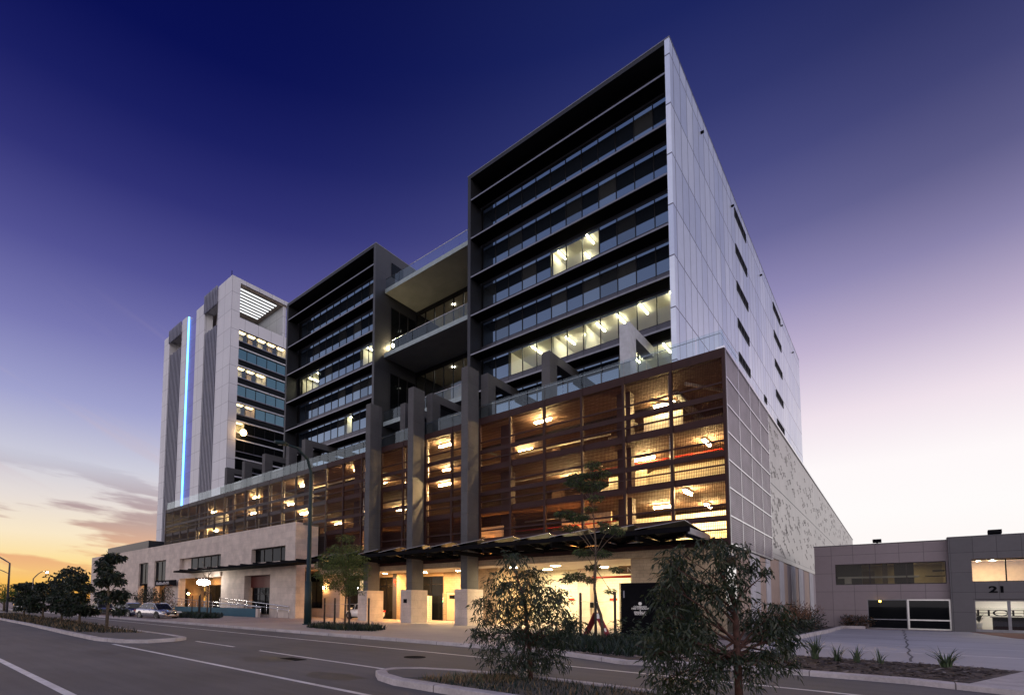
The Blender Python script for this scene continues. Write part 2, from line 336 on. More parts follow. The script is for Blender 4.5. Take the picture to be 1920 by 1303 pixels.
M['slab_edge'] = solid('slab_edge_green', (0.30, 0.36, 0.37), 0.5, 0, 0.15, 3)
M['steel_brown'] = solid('oxide_steel', (0.034, 0.013, 0.012), 0.7, 0.0, 0.2, 2)
M['steel_grey'] = solid('mullion_steel', (0.045, 0.036, 0.038), 0.6, 0.0, 0.2, 2)
M['mesh'] = perforated('perforated_bronze_screen', (0.046, 0.015, 0.012), 'XZ', 0.085, 0.745, 0.92, 0.20)
M['mesh_grey'] = perforated('perforated_grey_screen', (0.055, 0.042, 0.042), 'XZ', 0.085, 0.72, 0.92, 0.20)
M['silver'] = panels('silver_embossed_cladding', (0.36, 0.335, 0.32), (0.31, 0.29, 0.28), (0.14, 0.13, 0.13), 3.85, 5.0, 0.025, 'YZ', off=(-12.9, -0.3), rough=0.38, metal=0.3, var=0.08, nscale=0.25)
M['stone'] = panels('limestone_veneer', (0.54, 0.45, 0.39), (0.47, 0.39, 0.345), (0.32, 0.27, 0.24), 1.2, 0.6, 0.006, 'BOTH', shift=0.5, rough=0.8, var=0.14, nscale=0.9)
M['stone_tan'] = panels('tan_blockwork', (0.40, 0.31, 0.21), (0.36, 0.28, 0.19), (0.22, 0.17, 0.12), 0.4, 0.2, 0.008, 'BOTH', shift=0.5, rough=0.85, var=0.15, nscale=1.2)
M['cream'] = panels('cream_blockwork', (0.78, 0.73, 0.60), (0.74, 0.69, 0.56), (0.5, 0.46, 0.36), 0.4, 0.2, 0.008, 'BOTH', shift=0.5, rough=0.8, var=0.06, nscale=1.0)
M['render_warm'] = solid('warm_render', (0.55, 0.42, 0.28), 0.8, 0, 0.1, 1.5)
M['plaster'] = solid('white_plaster', (0.80, 0.78, 0.72), 0.8, 0, 0.05, 1)
M['wood_brown'] = solid('brown_render', (0.20, 0.14, 0.09), 0.7, 0, 0.15, 3)
M['black_steel'] = solid('black_painted_steel', (0.008, 0.008, 0.010), 0.9, 0.0, spec=0.03)
M['steel'] = solid('stainless_steel', (0.62, 0.62, 0.64), 0.25, 1.0, 0.05)
M['galv'] = solid('galvanised_pipe', (0.55, 0.52, 0.48), 0.4, 0.6, 0.1)
M['red_pipe'] = solid('red_fire_pipe', (0.50, 0.035, 0.02), 0.45)
M['blue_wall'] = solid('blue_rendered_wall', (0.015, 0.075, 0.115), 0.6, 0, 0.12, 1.5)
M['canopy_glass'] = glass('canopy_smoked_glass', (0.05, 0.05, 0.05), -0.03, (0.4, 0.45, 0.5), 0.1, (0.010, 0.012, 0.012), 0.97)
M['bark_red'] = solid('reddish_bark', (0.075, 0.036, 0.028), 0.85, 0, 0.4, 14, 0.5, 20)
M['bark'] = solid('grey_brown_bark', (0.10, 0.075, 0.055), 0.85, 0, 0.4, 14, 0.5, 20)
M['timber'] = solid('dark_stake_timber', (0.035, 0.026, 0.022), 0.8, 0, 0.3, 8)
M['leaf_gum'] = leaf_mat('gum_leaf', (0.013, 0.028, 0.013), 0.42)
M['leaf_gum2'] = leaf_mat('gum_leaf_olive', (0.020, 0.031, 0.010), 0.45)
M['leaf_green'] = leaf_mat('feathery_leaf', (0.075, 0.105, 0.018), 0.55)
M['leaf_green2'] = leaf_mat('feathery_leaf_dark', (0.035, 0.065, 0.014), 0.55)
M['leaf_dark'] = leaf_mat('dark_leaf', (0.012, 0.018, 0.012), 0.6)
M['leaf_bright'] = leaf_mat('bright_leaf', (0.05, 0.12, 0.008), 0.55)
M['leaf_rust'] = leaf_mat('rusty_grass', (0.15, 0.075, 0.04), 0.7)
M['leaf_strap'] = leaf_mat('strappy_leaf', (0.055, 0.085, 0.045), 0.45)
M['leaf_dry'] = leaf_mat('dry_grass', (0.20, 0.14, 0.08), 0.8)
M['tube_warm'] = emit('carpark_tube', (1.0, 0.66, 0.27), 700)
M['tube_office'] = emit('office_tube', (1.0, 0.92, 0.62), 40)
M['lamp_yellow'] = emit('lamp_yellow', (1.0, 0.78, 0.42), 380)
M['lamp_orange'] = emit('lamp_orange', (1.0, 0.50, 0.16), 260)
M['downlight_orange'] = emit('downlight_orange', (1.0, 0.52, 0.17), 2400)
M['downlight_yellow'] = emit('downlight_yellow', (1.0, 0.72, 0.36), 2200)
M['uplight'] = emit('uplight_orange', (1.0, 0.42, 0.10), 900)
M['lamp_reflection'] = emit('lamp_reflection', (1.0, 0.62, 0.25), 22)
M['lamp_white'] = emit('lamp_white', (1.0, 0.92, 0.80), 75)
M['led_blue'] = emit('blue_led', (0.12, 0.40, 1.0), 5)
M['red_glow'] = emit('tail_light_glow', (1.0, 0.03, 0.02), 4)
M['green_glow'] = emit('green_indicator', (0.1, 1.0, 0.4), 5)
M['car_glass'] = solid('car_glass', (0.010, 0.011, 0.014), 0.12, spec=0.5)
M['ceiling_glow'] = emit('ceiling_glow', (1.0, 0.74, 0.40), 5.5)
M['rib'] = solid('grey_rib', (0.20, 0.20, 0.25), 0.45, 0.4, 0.1, 2)
M['tyre'] = solid('tyre_rubber', (0.012, 0.012, 0.012), 0.8)
M['rim'] = solid('alloy_rim', (0.45, 0.45, 0.47), 0.3, 0.9)
M['plastic'] = solid('black_trim', (0.01, 0.01, 0.011), 0.5)
M['lens'] = solid('lamp_lens', (0.75, 0.77, 0.80), 0.1, 0.3)

# ------------------------------------------------------------------ the setting: ground, road, pavement, islands
def sheet(name, poly, z, m, thick=0.05, kind='structure', parent=None):
    b = MB(); b.prism(poly, z-thick, z, m); o = b.build(name, parent)
    return tag(o, kind=kind) if kind and parent is None else o
def rect(x0, x1, y0, y1): return [(x0, y0), (x1, y0), (x1, y1), (x0, y1)]
sheet('ground', rect(-900, 700, -600, 1200), -0.16, M['earth'], 0.3)
road = sheet('road', rect(-420, 120, -14, 15.4), -0.045, M['asphalt'], 0.1)
def stripe(x0, y0, x1, y1, w=0.13, dash=None):
    b = MB(); d = Vector((x1-x0, y1-y0, 0)); L = d.length; d.normalize(); n = Vector((-d.y, d.x, 0))*w/2
    segs = [(0, L)] if not dash else [(s, min(s+dash[0], L)) for s in [k*(dash[0]+dash[1]) for k in range(int(L/(dash[0]+dash[1]))+1)]]
    for s, e in segs:
        a = Vector((x0, y0, -0.041))+d*s; c = Vector((x0, y0, -0.041))+d*e
        b.face([a-n, c-n, c+n, a+n], M['line'])
    return b.build('lane_line', road)
stripe(-70, 14.55, 3, 12.5, 0.13)                 # parking lane edge by the far kerb
stripe(-21.3, 9.28, -8.9, 8.80, 0.13)             # from one island to the other
stripe(-21.9, 6.42, -4.0, 6.08, 0.13)
stripe(-19.4, 2.58, -6.0, 2.46, 0.16)
stripe(-6.9, 9.80, 6, 9.66, 0.10)
rg = random.Random(9)
for (x0, y0, x1, y1, w) in ((-24, 4.4, -11, 5.3, .02), (-14.5, 3.2, -9.2, 4.6, .018), (-18.5, 10.6, -11.4, 12.0, .018), (-30, 11.2, -19, 12.6, .025), (-6.5, 10.9, -1.5, 12.2, .014), (-11.4, 5.0, -10.2, 8.4, .018)):
    b = MB(); n = 26; px_, py_ = x0, y0
    for k in range(n):
        u = (k+1)/n; qx, qy = x0+(x1-x0)*u+rg.gauss(0, .06), y0+(y1-y0)*u+rg.gauss(0, .09); d = Vector((qx-px_, qy-py_, 0)).normalized(); s = Vector((-d.y, d.x, 0))*w*rg.uniform(.4, 1)
        b.face([Vector((px_, py_, -.042))-s, Vector((qx, qy, -.042))-s, Vector((qx, qy, -.042))+s, Vector((px_, py_, -.042))+s], M['asphalt_dark']); px_, py_ = qx, qy
    b.build('tar_seam', road)
b = MB(); b.tube([(-10.9, 11.4, -.06), (-10.9, 11.4, -.037)], .34, M['black_steel'], 20); b.build('manhole_cover', road)
stain = ground_mat('oil_stain', (0.062, 0.056, 0.058), 0.3, 0.7, 20, 0.2, 1.5)
for (sx_, sy_, sr) in ((-13.4, 7.9, .7), (-9.4, 7.2, .55), (-18.7, 5.2, .5), (-13.8, 11.9, .45), (-3.6, 12.2, .35)):
    b = MB(); b.face([(sx_+sr*1.6*math.cos(a*.5236)*rg.uniform(.7, 1.1), sy_+sr*math.sin(a*.5236)*rg.uniform(.6, 1.1), -.0425) for a in range(12)], stain); b.build('oil_stain', road)
patch = MB(); patch.face([(-17.8, 8.35, -0.040), (-15.7, 8.30, -0.040), (-15.9, 9.15, -0.040), (-17.8, 9.2, -0.040)], M['asphalt_dark']); patch.build('road_patch', road)
dr = MB(); dr.box(-13.3, -12.5, 8.25, 8.62, -0.044, -0.035, M['black_steel']); dr.build('drain_cover', road)
# pavement in front of the buildings, with its kerb
sheet('pavement', rect(-420, -4.3, 15.75, 49), 0.055, M['paving'], 0.25)
sheet('forecourt_path', rect(-34.5, -8.0, 15.8, 30), 0.062, ground_mat('pale_path_concrete', (0.36, 0.30, 0.27), 0.10, 0.8, 30, 0.15, 0.3), 0.02)
kb = MB()
def curb(b, pts, w, z, m=None, zb=-0.12):
    """kerb following a polyline; width to the left of its direction"""
    P = [Vector((p[0], p[1], 0)) for p in pts]; N = []
    for i in range(len(P)):
        d = (P[min(i+1, len(P)-1)]-P[max(i-1, 0)]).normalized(); N.append(Vector((-d.y, d.x, 0))*w)
    k = b.mi(m or M['kerb']); i0 = len(b.v)
    for p, n in zip(P, N):
        q = p+n; b.v += [(p.x, p.y, zb), (p.x, p.y, z-0.015), (p.x+n.x*0.12, p.y+n.y*0.12, z), (q.x, q.y, z), (q.x, q.y, zb)]
    for j in range(len(P)-1):
        for a in range(4):
            u = i0+j*5+a; b.f.append((u, u+5, u+6, u+1)); b.m.append(k); b.sm.append(False)
    for e, rv in ((i0, True), (i0+(len(P)-1)*5, False)):
        q = [e+a for a in range(5)]; b.f.append(tuple(reversed(q) if rv else q)); b.m.append(k); b.sm.append(False)
curb(kb, [(-420, 15.5), (-34, 15.5), (-26, 15.55), (-17, 15.6), (-10.5, 15.35), (-8.0, 15.2), (-6.9, 14.75), (-5.6, 14.15), (-4.9, 14.6), (-4.0, 14.98), (-1.8, 15.15), (0.1, 15.15), (1.0, 14.85), (2.4, 14.45), (14, 12.6)], 0.28, 0.075)
tag(kb.build('kerb'), kind='structure')
# right hand side: mulch strip, driveway and forecourt of the low building
sheet('mulch_bed', [(-7.6, 15.5), (-5.9, 14.5), (-4.2, 15.2), (-1.8, 15.4), (0.1, 15.4), (0.9, 15.2), (2.25, 19.3), (1.2, 19.75), (-2.4, 20.0), (-5.2, 21.2), (-7.0, 21.0)], 0.05, M['mulch'], 0.2)
mul = MB(); rg = random.Random(5)
def in_poly(x, y, poly):
    c = False; j = len(poly)-1
    for i in range(len(poly)):
        if (poly[i][1] > y) != (poly[j][1] > y) and x < (poly[j][0]-poly[i][0])*(y-poly[i][1])/(poly[j][1]-poly[i][1])+poly[i][0]: c = not c
        j = i
    return c
bark_bits = [solid('bark_chip_%d' % i, c, 0.9) for i, c in enumerate(((0.05, 0.035, 0.032), (0.10, 0.075, 0.065), (0.22, 0.19, 0.18)))]
mp = [(-4.6, 15.35), (-1.8, 15.5), (0.1, 15.5), (0.85, 15.3), (2.1, 19.2), (1.2, 19.6), (-2.4, 19.9), (-4.6, 20.5)]
for i in range(2600):
    x, y = rg.uniform(-4.6, 2.2), rg.uniform(15.3, 20.4)
    if not in_poly(x, y, mp): continue
    a = rg.uniform(0, 6.28); l = rg.uniform(.03, .09); w = rg.uniform(.012, .03); t = rg.uniform(-.5, .5); z = 0.055+rg.uniform(0, .03)
    dx, dy = math.cos(a)*l, math.sin(a)*l; nx, ny = -math.sin(a)*w, math.cos(a)*w
    mul.face([(x-dx-nx, y-dy-ny, z), (x+dx-nx, y+dy-ny, z+t*l), (x+dx+nx, y+dy+ny, z+t*l+.008), (x-dx+nx, y-dy+ny, z+.008)], bark_bits[0 if rg.random() < .6 else (1 if rg.random() < .85 else 2)])
tag(mul.build('bark_mulch'), 'loose dark bark chips covering the garden strip behind the kerb', 'mulch', kind='stuff')
sheet('driveway', [(0.95, 15.1), (2.3, 14.7), (14, 12.9), (14, 20.4), (3.4, 20.4), (2.27, 19.4)], 0.058, M['kerb'], 0.2)
fc = sheet('forecourt', [(-4.1, 20.6), (-2.4, 20.02), (1.2, 19.78), (2.3, 19.42), (30, 19.4), (30, 47.6), (-3.2, 47.6), (-3.2, 40), (-3.5, 34), (-4.0, 27)], 0.052, M['concrete_drive'], 0.2)
def fline(x0, y0, x1, y1, w):
    b = MB(); b.face([(x0, y0-w, .056), (x1, y1-w, .056), (x1, y1+w, .056), (x0, y0+w, .056)], M['line']); b.build('bay_line', fc)
fline(-2.6, 28.4, 12, 28.3, 0.06); fline(-2.2, 24.0, 12, 24.3, 0.09); fline(-3.4, 24.6, -2.2, 24.0, 0.09)
ck = MB(); rg = random.Random(3); px = 0.22
for k in range(28):
    y0, y1 = 20.2+k, 21.2+k; nx = 0.23+0.05*math.sin(k*1.7)+rg.uniform(-.03, .03); ck.face([(px-.03, y0, .057), (px+.03, y0, .057), (nx+.03, y1, .057), (nx-.03, y1, .057)], M['asphalt_dark']); px = nx
ck.build('expansion_joint', fc)
for yj in (33.5, 38.0, 42.5):
    b = MB(); b.box(-3.3, 18, yj, yj+0.02, .0521, .0545, M['asphalt_dark']); b.build('expansion_joint', fc)
sheet('brick_path', [(3.3, 47.6), (30, 47.6), (30, 34), (6.2, 34), (4.3, 40)], 0.060, M['redpave'], 0.05)

# traffic islands
def island(name, outline, wk, zt, fillm, infill=None):
    b = MB(); pts = outline + [outline[0]]
    curb(b, pts, wk, zt)
    o = tag(b.build(name), kind='structure')
    c = Vector((sum(p[0] for p in outline)/len(outline), sum(p[1] for p in outline)/len(outline), 0))
    inner = []
    for i in range(len(outline)):
        p0 = Vector((*outline[i-1], 0)); p1 = Vector((*outline[i], 0)); p2 = Vector((*outline[(i+1) % len(outline)], 0))
        d = (p2-p0).normalized(); n = Vector((-d.y, d.x, 0)); inner.append((p1.x+n.x*(wk-0.02), p1.y+n.y*(wk-0.02)))
    f = MB(); f.prism(inner, -0.1, zt-0.03, fillm); f.build('soil', o)
    return o
# counter-clockwise outlines, so that "left" is inside
isl = island('traffic_island', [(-140, 7.3), (-54, 7.45), (-40.8, 7.1), (-30, 6.6), (-24.2, 6.42), (-22.2, 6.75), (-21.5, 7.5), (-21.7, 8.6), (-22.3, 9.3), (-24, 9.5), (-31, 9.75), (-46, 10.7), (-60, 11.2), (-140, 11.2)], 0.22, 0.09, M['earth'])
nose = MB(); nose.prism([(-29.0, 6.98), (-24.3, 6.75), (-22.4, 7.05), (-21.85, 7.7), (-22.0, 8.5), (-22.5, 9.05), (-24.2, 9.2), (-26.5, 9.3)], 0.0, 0.082, M['asphalt_dark']); nose.build('nose_infill', isl)
isr = island('traffic_island', [(30, 7.3), (30, 9.65), (-3.2, 9.66), (-4.6, 9.72), (-6.2, 9.70), (-7.5, 9.38), (-8.4, 9.0), (-8.85, 8.45), (-8.72, 7.85), (-8.2, 7.45), (-7.5, 7.22), (-6.4, 7.2)][::-1][::-1], 0.24, 0.09, M['earth'])
nose = MB(); nose.prism([(-8.55, 8.1), (-8.2, 7.75), (-7.72, 7.5), (-7.55, 7.5), (-7.0, 8.2), (-6.6, 8.95), (-7.3, 9.12), (-8.1, 8.85), (-8.5, 8.5)], 0.0, 0.083, M['asphalt_dark']); nose.build('nose_infill', isr)

# ------------------------------------------------------------------ office blocks
def window_mesh(name, w, h, pane, frame=0.04):
    b = MB()
    b.box(0, w, -0.05, 0.05, 0, frame, M['mullion']); b.box(0, w, -0.05, 0.05, h-frame, h, M['mullion'])
    b.box(0, frame/1.6, -0.05, 0.05, frame, h-frame, M['mullion']); b.box(w-frame/1.6, w, -0.05, 0.05, frame, h-frame, M['mullion'])
    b.face([(frame/1.6, 0, frame), (w-frame/1.6, 0, frame), (w-frame/1.6, 0, h-frame), (frame/1.6, 0, h-frame)], pane)
    return b
def shared(b, name):
    me = bpy.data.meshes.new(name); me.from_pydata(b.v, [], b.f)
    for m in b.mats: me.materials.append(m)
    me.polygons.foreach_set('material_index', b.m); me.update(); return me
def put(me, name, parent, loc, rz=0.0, rx=0.0):
    o = bpy.data.objects.new(name, me); col.objects.link(o); o.parent = parent
    o.location = Vector(loc)-base_of(parent); o.rotation_euler = (rx, 0, rz); return o
def lit_room(parent, x0, x1, y0, y1, z0, z1, lights, wallm=None, desks=0, seed=1):
    wm = wallm or M['plaster']; b = MB()
    b.face([(x0, y1, z0), (x1, y1, z0), (x1, y1, z1), (x0, y1, z1)], wm); b.face([(x0, y0, z1), (x1, y0, z1), (x1, y1, z1), (x0, y1, z1)], wm)
    b.face([(x0, y0, z0), (x1, y0, z0), (x1, y1, z0), (x0, y1, z0)], M['slab']); b.face([(x0, y0, z0), (x0, y1, z0), (x0, y1, z1), (x0, y0, z1)], wm); b.face([(x1, y0, z0), (x1, y1, z0), (x1, y1, z1), (x1, y0, z1)], wm)
    b.build('lit_room', parent)
    for (lx, ly, ln, al) in lights:
        t = MB(); hx, hy = (ln/2, 0.035) if al == 'X' else (0.035, ln/2)
        t.box(lx-hx, lx+hx, ly-hy, ly+hy, z1-0.14, z1-0.07, M['tube_office']); t.box(lx-hx-.03, lx+hx+.03, ly-hy-.03, ly+hy+.03, z1-0.07, z1-0.01, M['plaster']); t.build('ceiling_light', parent)
    r = random.Random(seed)
    for k in range(desks):
        dx = x0+(x1-x0)*(k+0.5)/desks+r.uniform(-.3, .3); d = MB()
        d.box(dx-.6, dx+.6, y0+.5, y0+1.2, z0+0.68, z0+0.72, M['black_steel']); d.box(dx-.55, dx-.5, y0+.55, y0+1.15, z0, z0+.68, M['black_steel']); d.box(dx+.5, dx+.55, y0+.55, y0+1.15, z0, z0+.68, M['black_steel'])
        d.box(dx-.28, dx+.28, y0+.75, y0+.79, z0+.86, z0+1.2, M['plastic'], rot=Matrix.Rotation(R(r.uniform(-25, 25)), 3, 'Z')); d.box(dx-.03, dx+.03, y0+.76, y0+.8, z0+.72, z0+.9, M['plastic']); d.build('desk', parent)
def office(name, label, x0, x1, yb, ztop, z0, fins, gx0, pitch, n, lit, right_mat, base):
    t = thing(name, base, label, 'office building')
    yf, yg = 33.0, 34.6; ti = 0.3
    b = MB(); b.box(x1-ti, x1, yf, yb, z0, ztop, right_mat); b.build('side_wall', t)
    b = MB(); b.box(x0, x0+ti, yf, yb, z0, ztop-0.003, M['dark_metal']); b.build('side_wall', t)
    b = MB(); b.box(x0+ti, x1-ti, yf, yb, ztop-0.28, ztop-0.005, M['dark_metal']); b.build('roof', t)
    b = MB(); b.box(x0-0.02, x1+0.02, yf-0.02, yf+0.35, ztop-0.003, ztop+0.07, M['edge_metal']); b.box(x1-0.33, x1+0.02, yf+0.35, yb, ztop, ztop+0.07, M['edge_metal']); b.build('roof_coping', t)
    b = MB(); b.box(x0+ti, x1-ti, yg-0.05, yg+0.2, fins[0]+0.10, ztop-0.28, M['black']); b.build('parapet_panel', t)
    b = MB(); b.box(x0+ti, x1-ti, yb-0.3, yb-0.01, z0, ztop-0.28, M['dark_metal']); b.build('rear_wall', t)
    wh = 2.13; gm = shared(window_mesh('w', pitch, wh, M['pane_dark']), 'office_window_dark'); gl = shared(window_mesh('w', pitch, wh, M['pane_lit']), 'office_window_lit')
    gms = [gm, gm, gm, shared(window_mesh('w', pitch, wh, M['pane_dark_soft']), 'office_window_soft'), shared(window_mesh('w', pitch, wh, M['pane_dark_blind']), 'office_window_blind')]
    r = random.Random(7)
    for i, zf in enumerate(fins):
        zn = fins[i+1] if i+1 < len(fins) else z0-0.4
        f = MB(); f.box(x0+ti, x1-ti, yf+0.06, yf+1.26, zf, zf+0.10, M['black']); f.box(x0+ti, x1-ti, yf+0.02, yf+0.06, zf-0.01, zf+0.11, M['edge_metal'])
        f.build('sunshade', t)
        sp = MB(); sp.box(x0+ti, x1-ti, yg+0.0, yg+0.25, zn+0.62, zf-2.06, M['spandrel']); sp.box(x0+ti, x1-ti, yg+0.003, yg+0.25, zn+0.09, zn+0.62, M['black'])
        for k in range(n+1): sp.box(gx0+pitch*k-0.012, gx0+pitch*k+0.012, yg-0.012, yg-0.0, zn+0.62, zf-2.06, M['mullion'])
        sp.build('spandrel', t)
        if gx0-(x0+ti) > 0.05:
            e = MB(); e.box(x0+ti, gx0, yg, yg+.25, zf-2.06, zf+0.08, M['black']); e.build('end_panel', t)
        if (x1-ti)-(gx0+pitch*n) > 0.05:
            e = MB(); e.box(gx0+pitch*n, x1-ti, yg, yg+.25, zf-2.06, zf+0.08, M['black']); e.build('end_panel', t)
        groups = lit.get(i, [])
        for k in range(n):
            on = any(a <= k <= c for a, c, *_ in groups)
            put(gl if on else r.choice(gms), 'window', t, (gx0+pitch*k, yg+0.06, zf-2.05), r.uniform(-.003, .003), r.uniform(-.004, .004))
        for (a, c, lights, desks) in groups:
            xa, xb = gx0+pitch*a+.02, gx0+pitch*(c+1)-.02
            lit_room(t, xa, xb, yg+0.36, yg+5.0, zn+0.2, zf+0.06, [(xa+(xb-xa)*u, yg+v, ln, al) for (u, v, ln, al) in lights], None, desks, seed=i)
    return t
FINS = [35.78, 32.36, 28.95, 25.58, 22.2, 18.85]
tower = office('office_tower', 'tallest dark glass office block with white metal side wall, above the rust coloured screens', -25.8, -9.45, 92.0, 38.05, 14.6, FINS, -25.36, 1.297, 12,
    {2: [(5, 7, [(.12, .9, 1.2, 'Y'), (.75, .7, 1.2, 'Y'), (.5, 2.5, 1.2, 'Y')], 3)],
     4: [(2, 4, [(.5, 1.2, 1.6, 'Y'), (.9, 2.8, 1.4, 'Y')], 1), (5, 6, [(.3, 1.6, 1.5, 'Y'), (.8, 2.2, 1.5, 'Y')], 1), (7, 11, [(.12, 1.3, 1.5, 'Y'), (.36, 1.2, 1.5, 'Y'), (.62, 1.0, 1.5, 'Y'), (.93, .9, 1.5, 'Y')], 4)],
     5: [(9, 11, [(.2, 1.0, 1.5, 'Y'), (.75, .9, 1.5, 'Y')], 1)]}, M['white_panel'], (-9.45, 33, 15))
# small windows and fixings in the white side wall
def side_window(y0, y1, z0, z1, nl):
    b = MB(); X = -9.45; b.box(X+.002, X+.05, y0, y1, z0, z1, M['mullion']); w = (y1-y0)/nl
    for k in range(nl): b.face([(X+.053, y0+w*k+.05, z0+.05), (X+.053, y0+w*(k+1)-.05, z0+.05), (X+.053, y0+w*(k+1)-.05, z1-.05), (X+.053, y0+w*k+.05, z1-.05)], M['black'])
    b.build('side_window', tower)
for z in (37.18, 33.78, 30.34, 26.93, 23.85, 20.4): side_window(50.7, 55.4, z-0.82, z, 4)
for z in (37.15, 33.75, 30.3, 26.65, 23.2, 19.8): side_window(70.0, 75.1, z-0.85, z, 3)
side_window(62.3, 63.7, 22.9, 23.6, 1)
for y in (40.1, 49.6, 62.4, 75.7, 84.9):
    b = MB(); b.tube([(-9.45, y, 36.6), (-9.25, y, 36.6)], 0.10, M['black_steel'], 8); b.build('wall_fixing', tower)

block = office('office_block', 'charcoal framed office block of strip windows, left of the balconies', -53.75, -37.55, 60.0, 37.9, 14.6, [35.78, 32.3, 28.85, 25.4, 21.98, 18.6], -52.95, 1.262, 12,
    {2: [(0, 2, [(.3, 1.2, 1.3, 'Y'), (.8, 1.0, 1.3, 'Y')], 1), (9, 10, [(.3, 1.0, 1.3, 'Y')], 1)],
     4: [(7, 7, [(.4, .9, 1.0, 'Y')], 0), (8, 11, [(.25, 1.4, 1.3, 'Y'), (.75, 1.2, 1.3, 'Y')], 0)] if False else [(7, 7, [(.4, .9, 1.0, 'Y')], 0)]}, M['dark_panel'], (-53.75, 33, 15))
b = MB(); b.box(-37.545, -37.50, 35.2, 36.9, 35.4, 36.9, M['pane_black']); b.build('side_window', block)
for zz in (26.9, 19.9):
    for k in range(3):
        b = MB(); y0 = 35.2+k*1.25; b.box(-37.545, -37.50, y0, y0+1.15, zz, zz+5.2, M['mullion']); b.face([(-37.495, y0+.06, zz+.06), (-37.495, y0+1.09, zz+.06), (-37.495, y0+1.09, zz+5.1), (-37.495, y0+.06, zz+5.1)], M['pane_black']); b.build('side_window', block)

# balconies between the two blocks
link = thing('balcony_block', (-31.6, 36, 15), 'recessed balcony floors with glass balustrades between the two dark office blocks', 'building')
LX0, LX1 = -37.49, -25.82
for z in (33.19, 26.41, 19.3):
    b = MB(); b.box(LX0, LX1, 34.32, 44, z, z+0.36, M['soffit']); b.box(LX0-0.0+.001, LX1-.001, 34.28, 34.318, z-0.02, z+0.40, M['slab_edge']); b.build('balcony_slab', link)
    for k in range(6):
        w = (LX1-LX0)/6; x = LX0+w*k; b = MB(); b.face([(x+.03, 34.36, z+0.36), (x+w-.03, 34.36, z+0.36), (x+w-.03, 34.36, z+1.45), (x+.03, 34.36, z+1.45)], M['balustrade']); b.build('glass_panel', link)
    b = MB(); b.tube([(LX0, 34.37, z+1.49), (LX1, 34.37, z+1.49)], 0.03, M['steel'], 6); b.build('handrail', link)
gfm = shared(window_mesh('w', 1.3, 6.2, M['pane_lit'], 0.10), 'link_window')
for zz, hh in ((26.80, 6.35), (19.70, 6.65)):
    for k in range(9):
        x = LX0+(LX1-LX0)/9*k; b = MB(); w = (LX1-LX0)/9
        b.box(x, x+.10, 38.92, 39.05, zz, zz+hh, M['mullion']); b.box(x+.10, x+w, 38.92, 39.05, zz+hh-.45, zz+hh, M['mullion']); b.box(x+.1, x+w, 38.92, 39.05, zz+2.3, zz+2.36, M['mullion'])
        b.face([(x+.1, 38.98, zz), (x+w, 38.98, zz), (x+w, 38.98, zz+hh-.45), (x+.1, 38.98, zz+hh-.45)], M['pane_lit']); b.build('window', link)
    b = MB(); tan = M['render_warm']; y1 = 43.5
    b.face([(LX0, y1, zz), (LX1, y1, zz), (LX1, y1, zz+hh), (LX0, y1, zz+hh)], tan); b.face([(LX0, 39.1, zz+hh-.02), (LX1, 39.1, zz+hh-.02), (LX1, y1, zz+hh-.02), (LX0, y1, zz+hh-.02)], M['plaster']); b.build('lit_room', link)
    for q in (0.35, 0.62, 0.9):
        l = MB(); xx = LX0+(LX1-LX0)*q; l.disc((xx, 40.4, zz+hh-.06), 0.13, M['lamp_white'], 12, (0, 0, -1)); l.build('downlight', link)
b = MB(); b.box(LX0, LX1, 39.0, 39.2, 33.56, 35.9, M['plaster']); b.build('roof_screen', link)
b = MB(); b.sphere((-37.2, 35.2, 27.9), 0.14, M['lamp_yellow']); b.build('wall_lamp', link)

# ------------------------------------------------------------------ the parking podium
pod = thing('parking_podium', (-6.3, 30, 0), 'long low parking deck behind perforated bronze screens, with silver side wall', 'parking deck')
NB = 28; XB = [-6.3-2.66*k for k in range(NB+1)]; XE = XB[-1]; YM = 30.0
LV = [(5.06, 8.12), (8.42, 11.22), (11.52, 14.70)]
SPLIT = XB[13]
for k in range(NB):
    x1, x0 = XB[k], XB[k+1]
    for li, (za, zb) in enumerate(LV):
        if li == 0 and k >= 14: continue
        if k >= 14 and li == 1: za = 8.9
        b = MB(); b.face([(x0+.05, YM+.02, za-.1), (x1-.05, YM+.02, za-.1), (x1-.05, YM+.02, zb+.1), (x0+.05, YM+.02, zb+.1)], M['mesh'] if k < 13 else M['mesh_grey']); b.build('mesh_screen', pod)
for k, x in enumerate(XB):
    m = M['steel_brown'] if k < 13 else M['steel_grey']; zb = 4.75 if k < 14 else 8.8
    b = MB(); b.box(x-.07, x+.07, YM-.08, YM+.13, zb, 15.18, m); b.build('mullion', pod)
for (xa, xb, m) in ((SPLIT, XB[0]+.05, M['steel_brown']), (XE, SPLIT, M['steel_grey'])):
    for (za, zb, y0, y1) in ((14.72, 15.22, YM-.05, YM+.2), (11.18, 11.60, YM+.02, YM+.22), (8.10, 8.50, YM+.02, YM+.22), (4.72, 5.10, YM-.05, YM+.2)):
        if m is M['steel_grey'] and za < 9: continue
        b = MB(); b.box(xa+.001, xb-.001, y0+.003, y1, za, zb, m); b.build('beam', pod)
    for zf in (11.5, 8.4, 5.0):
        if m is M['steel_grey'] and zf < 8: continue
        for (dz, hh) in ((1.0, .30), (1.80, .10), (0.5, .09)):
            b = MB(); b.box(xa, xb, YM-.05, YM+.012, zf+dz, zf+dz+hh, m); b.build('rail', pod)
for zt in (15.02, 11.5, 8.4, 5.04):
    b = MB(); b.box(XE, -6.42, YM+.35, 47, zt-.30, zt, M['slab']); b.build('floor_slab', pod)
b = MB(); b.box(XE, -6.42, 42.0, 42.3, 5.04, 14.72, M['cream']); b.build('rear_wall', pod)
